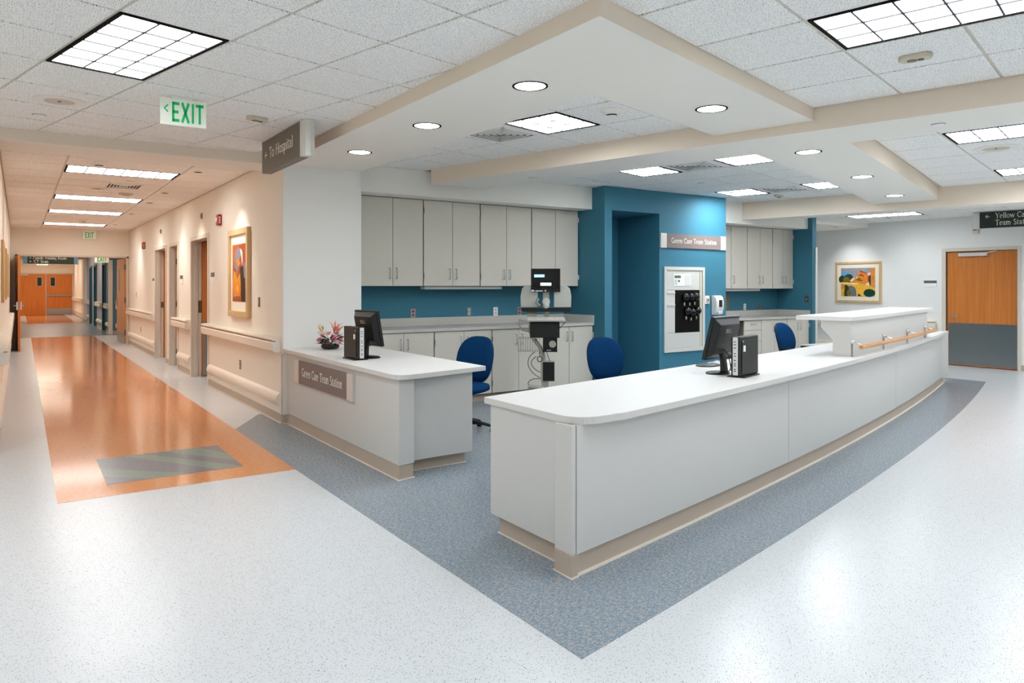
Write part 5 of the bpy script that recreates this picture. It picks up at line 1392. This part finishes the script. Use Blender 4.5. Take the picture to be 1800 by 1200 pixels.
part(MB().lathe([(.045, -.105), (.04, -.112)], (.10, 0, .76), 18, axis='y').box(.03, -.104, .675, .05, -.10, .69).box(.06, -.104, .675, .08, -.10, .69), 'camera_dial', 'screenblue' if False else 'cartgrey')
part(MB().tube([(-.17, .0, 1.03), (-.18, .0, .92), (-.14, .0, .82), (-.06, .0, .72), (-.015, .0, .60), (-.01, .0, .50), (-.01, .0, .2)], .026, 12), 'curved_post', 'cartgrey', smooth=60)
# wire basket
def wire_ring(z, x0, x1, y0, y1): return [(x0, y0, z), (x1, y0, z), (x1, y1, z), (x0, y1, z)]
bk_ = MB()
for z in (.67, .835): bk_.tube(wire_ring(z, -.33, -.06, -.14, .06), .004, 6, closed=True)
for i in range(10): x_ = -.33+i*.03; bk_.tube([(x_, -.14, .835), (x_, -.14, .67), (x_, .06, .67), (x_, .06, .835)], .0022, 5)
for i in range(1, 6): y_ = -.14+i*.035; bk_.tube([(-.33, y_, .835), (-.33, y_, .67)], .0022, 5)
part(bk_, 'wire_basket', 'cartgrey', smooth=60)
part(MB().box(-.045, -.06, .285, .13, .06, .54), 'battery_box', 'cartgrey', bevel=.006)
part(MB().box(-.02, -.065, .295, .125, -.06, .53), 'battery_front', 'black')
part(MB().tube([(-.21, -.05, .22), (-.05, -.05, .20), (.0, 0, .19)], .028, 12).box(-.03, -.04, .12, .05, .04, .29), 'foot_bar', 'cartgrey', smooth=50)
for i, (x_, y_) in enumerate(((-.28, -.26), (.28, -.26), (-.28, .22), (.28, .22))):
    lg = MB().tube([(0, 0, .13), (x_*.6, y_*.6, .11), (x_, y_, .08)], [.03, .024, .018], 8).build('leg', M['cartgrey'], mc, smooth=60)
    MB().lathe([(.035, -.012), (.035, .012)], (x_, y_, .036), 14, axis='x').build('caster', M['black'], lg, smooth=40)
def cab(P): return part(MB().tube(P, .0045, 6), 'cable', 'cable', smooth=60)
def bez(P, n=14):
    out = []
    for i in range(n+1):
        t = i/n; Q = [Vector(p) for p in P]
        while len(Q) > 1: Q = [Q[k]*(1-t)+Q[k+1]*t for k in range(len(Q)-1)]
        out.append(tuple(Q[0]))
    return out
cab(bez([(-.12, -.06, .66), (-.26, -.08, .58), (-.24, -.08, .42), (-.10, -.07, .36), (-.05, -.06, .33)]))
cab(bez([(-.10, -.06, .60), (-.22, -.08, .54), (-.16, -.08, .45), (-.05, -.065, .40)]))
cab(bez([(-.06, -.08, .68), (-.07, -.08, .62), (-.05, -.08, .60)]))
cab(bez([(.03, -.06, .66), (.04, -.07, .60), (.07, -.06, .54)]))
cab(bez([(.27, -.12, 1.05), (.22, -.16, .98), (.16, -.13, .95)]))
cab(bez([(-.05, -.06, .32), (-.20, -.10, .34), (-.22, -.08, .26), (-.2, -.06, .24)]))
part(MB().tube([(-.06+.03*math.cos(a*.8), -.085, .57+.035*math.sin(a*.8)) for a in range(9)], .006, 6), 'coiled_cable', 'cable', smooth=60)

# ------------------------------------------------------------------ items behind the raised shelf
t = thing('side_table', 'low grey work table behind the raised shelf', 'table', (10.33, 6.42, 0))
MB().box(-.5, -.2, .56, .5, .2, .60).build('tabletop', M['backsplash'], t, bevel=.004)
for x_, y_ in ((-.46, -.16), (.46, -.16), (-.46, .16), (.46, .16)): MB().tube([(x_, y_, 0), (x_, y_, .56)], .018, 8).build('leg', M['black'], t, smooth=50)
index_kids()
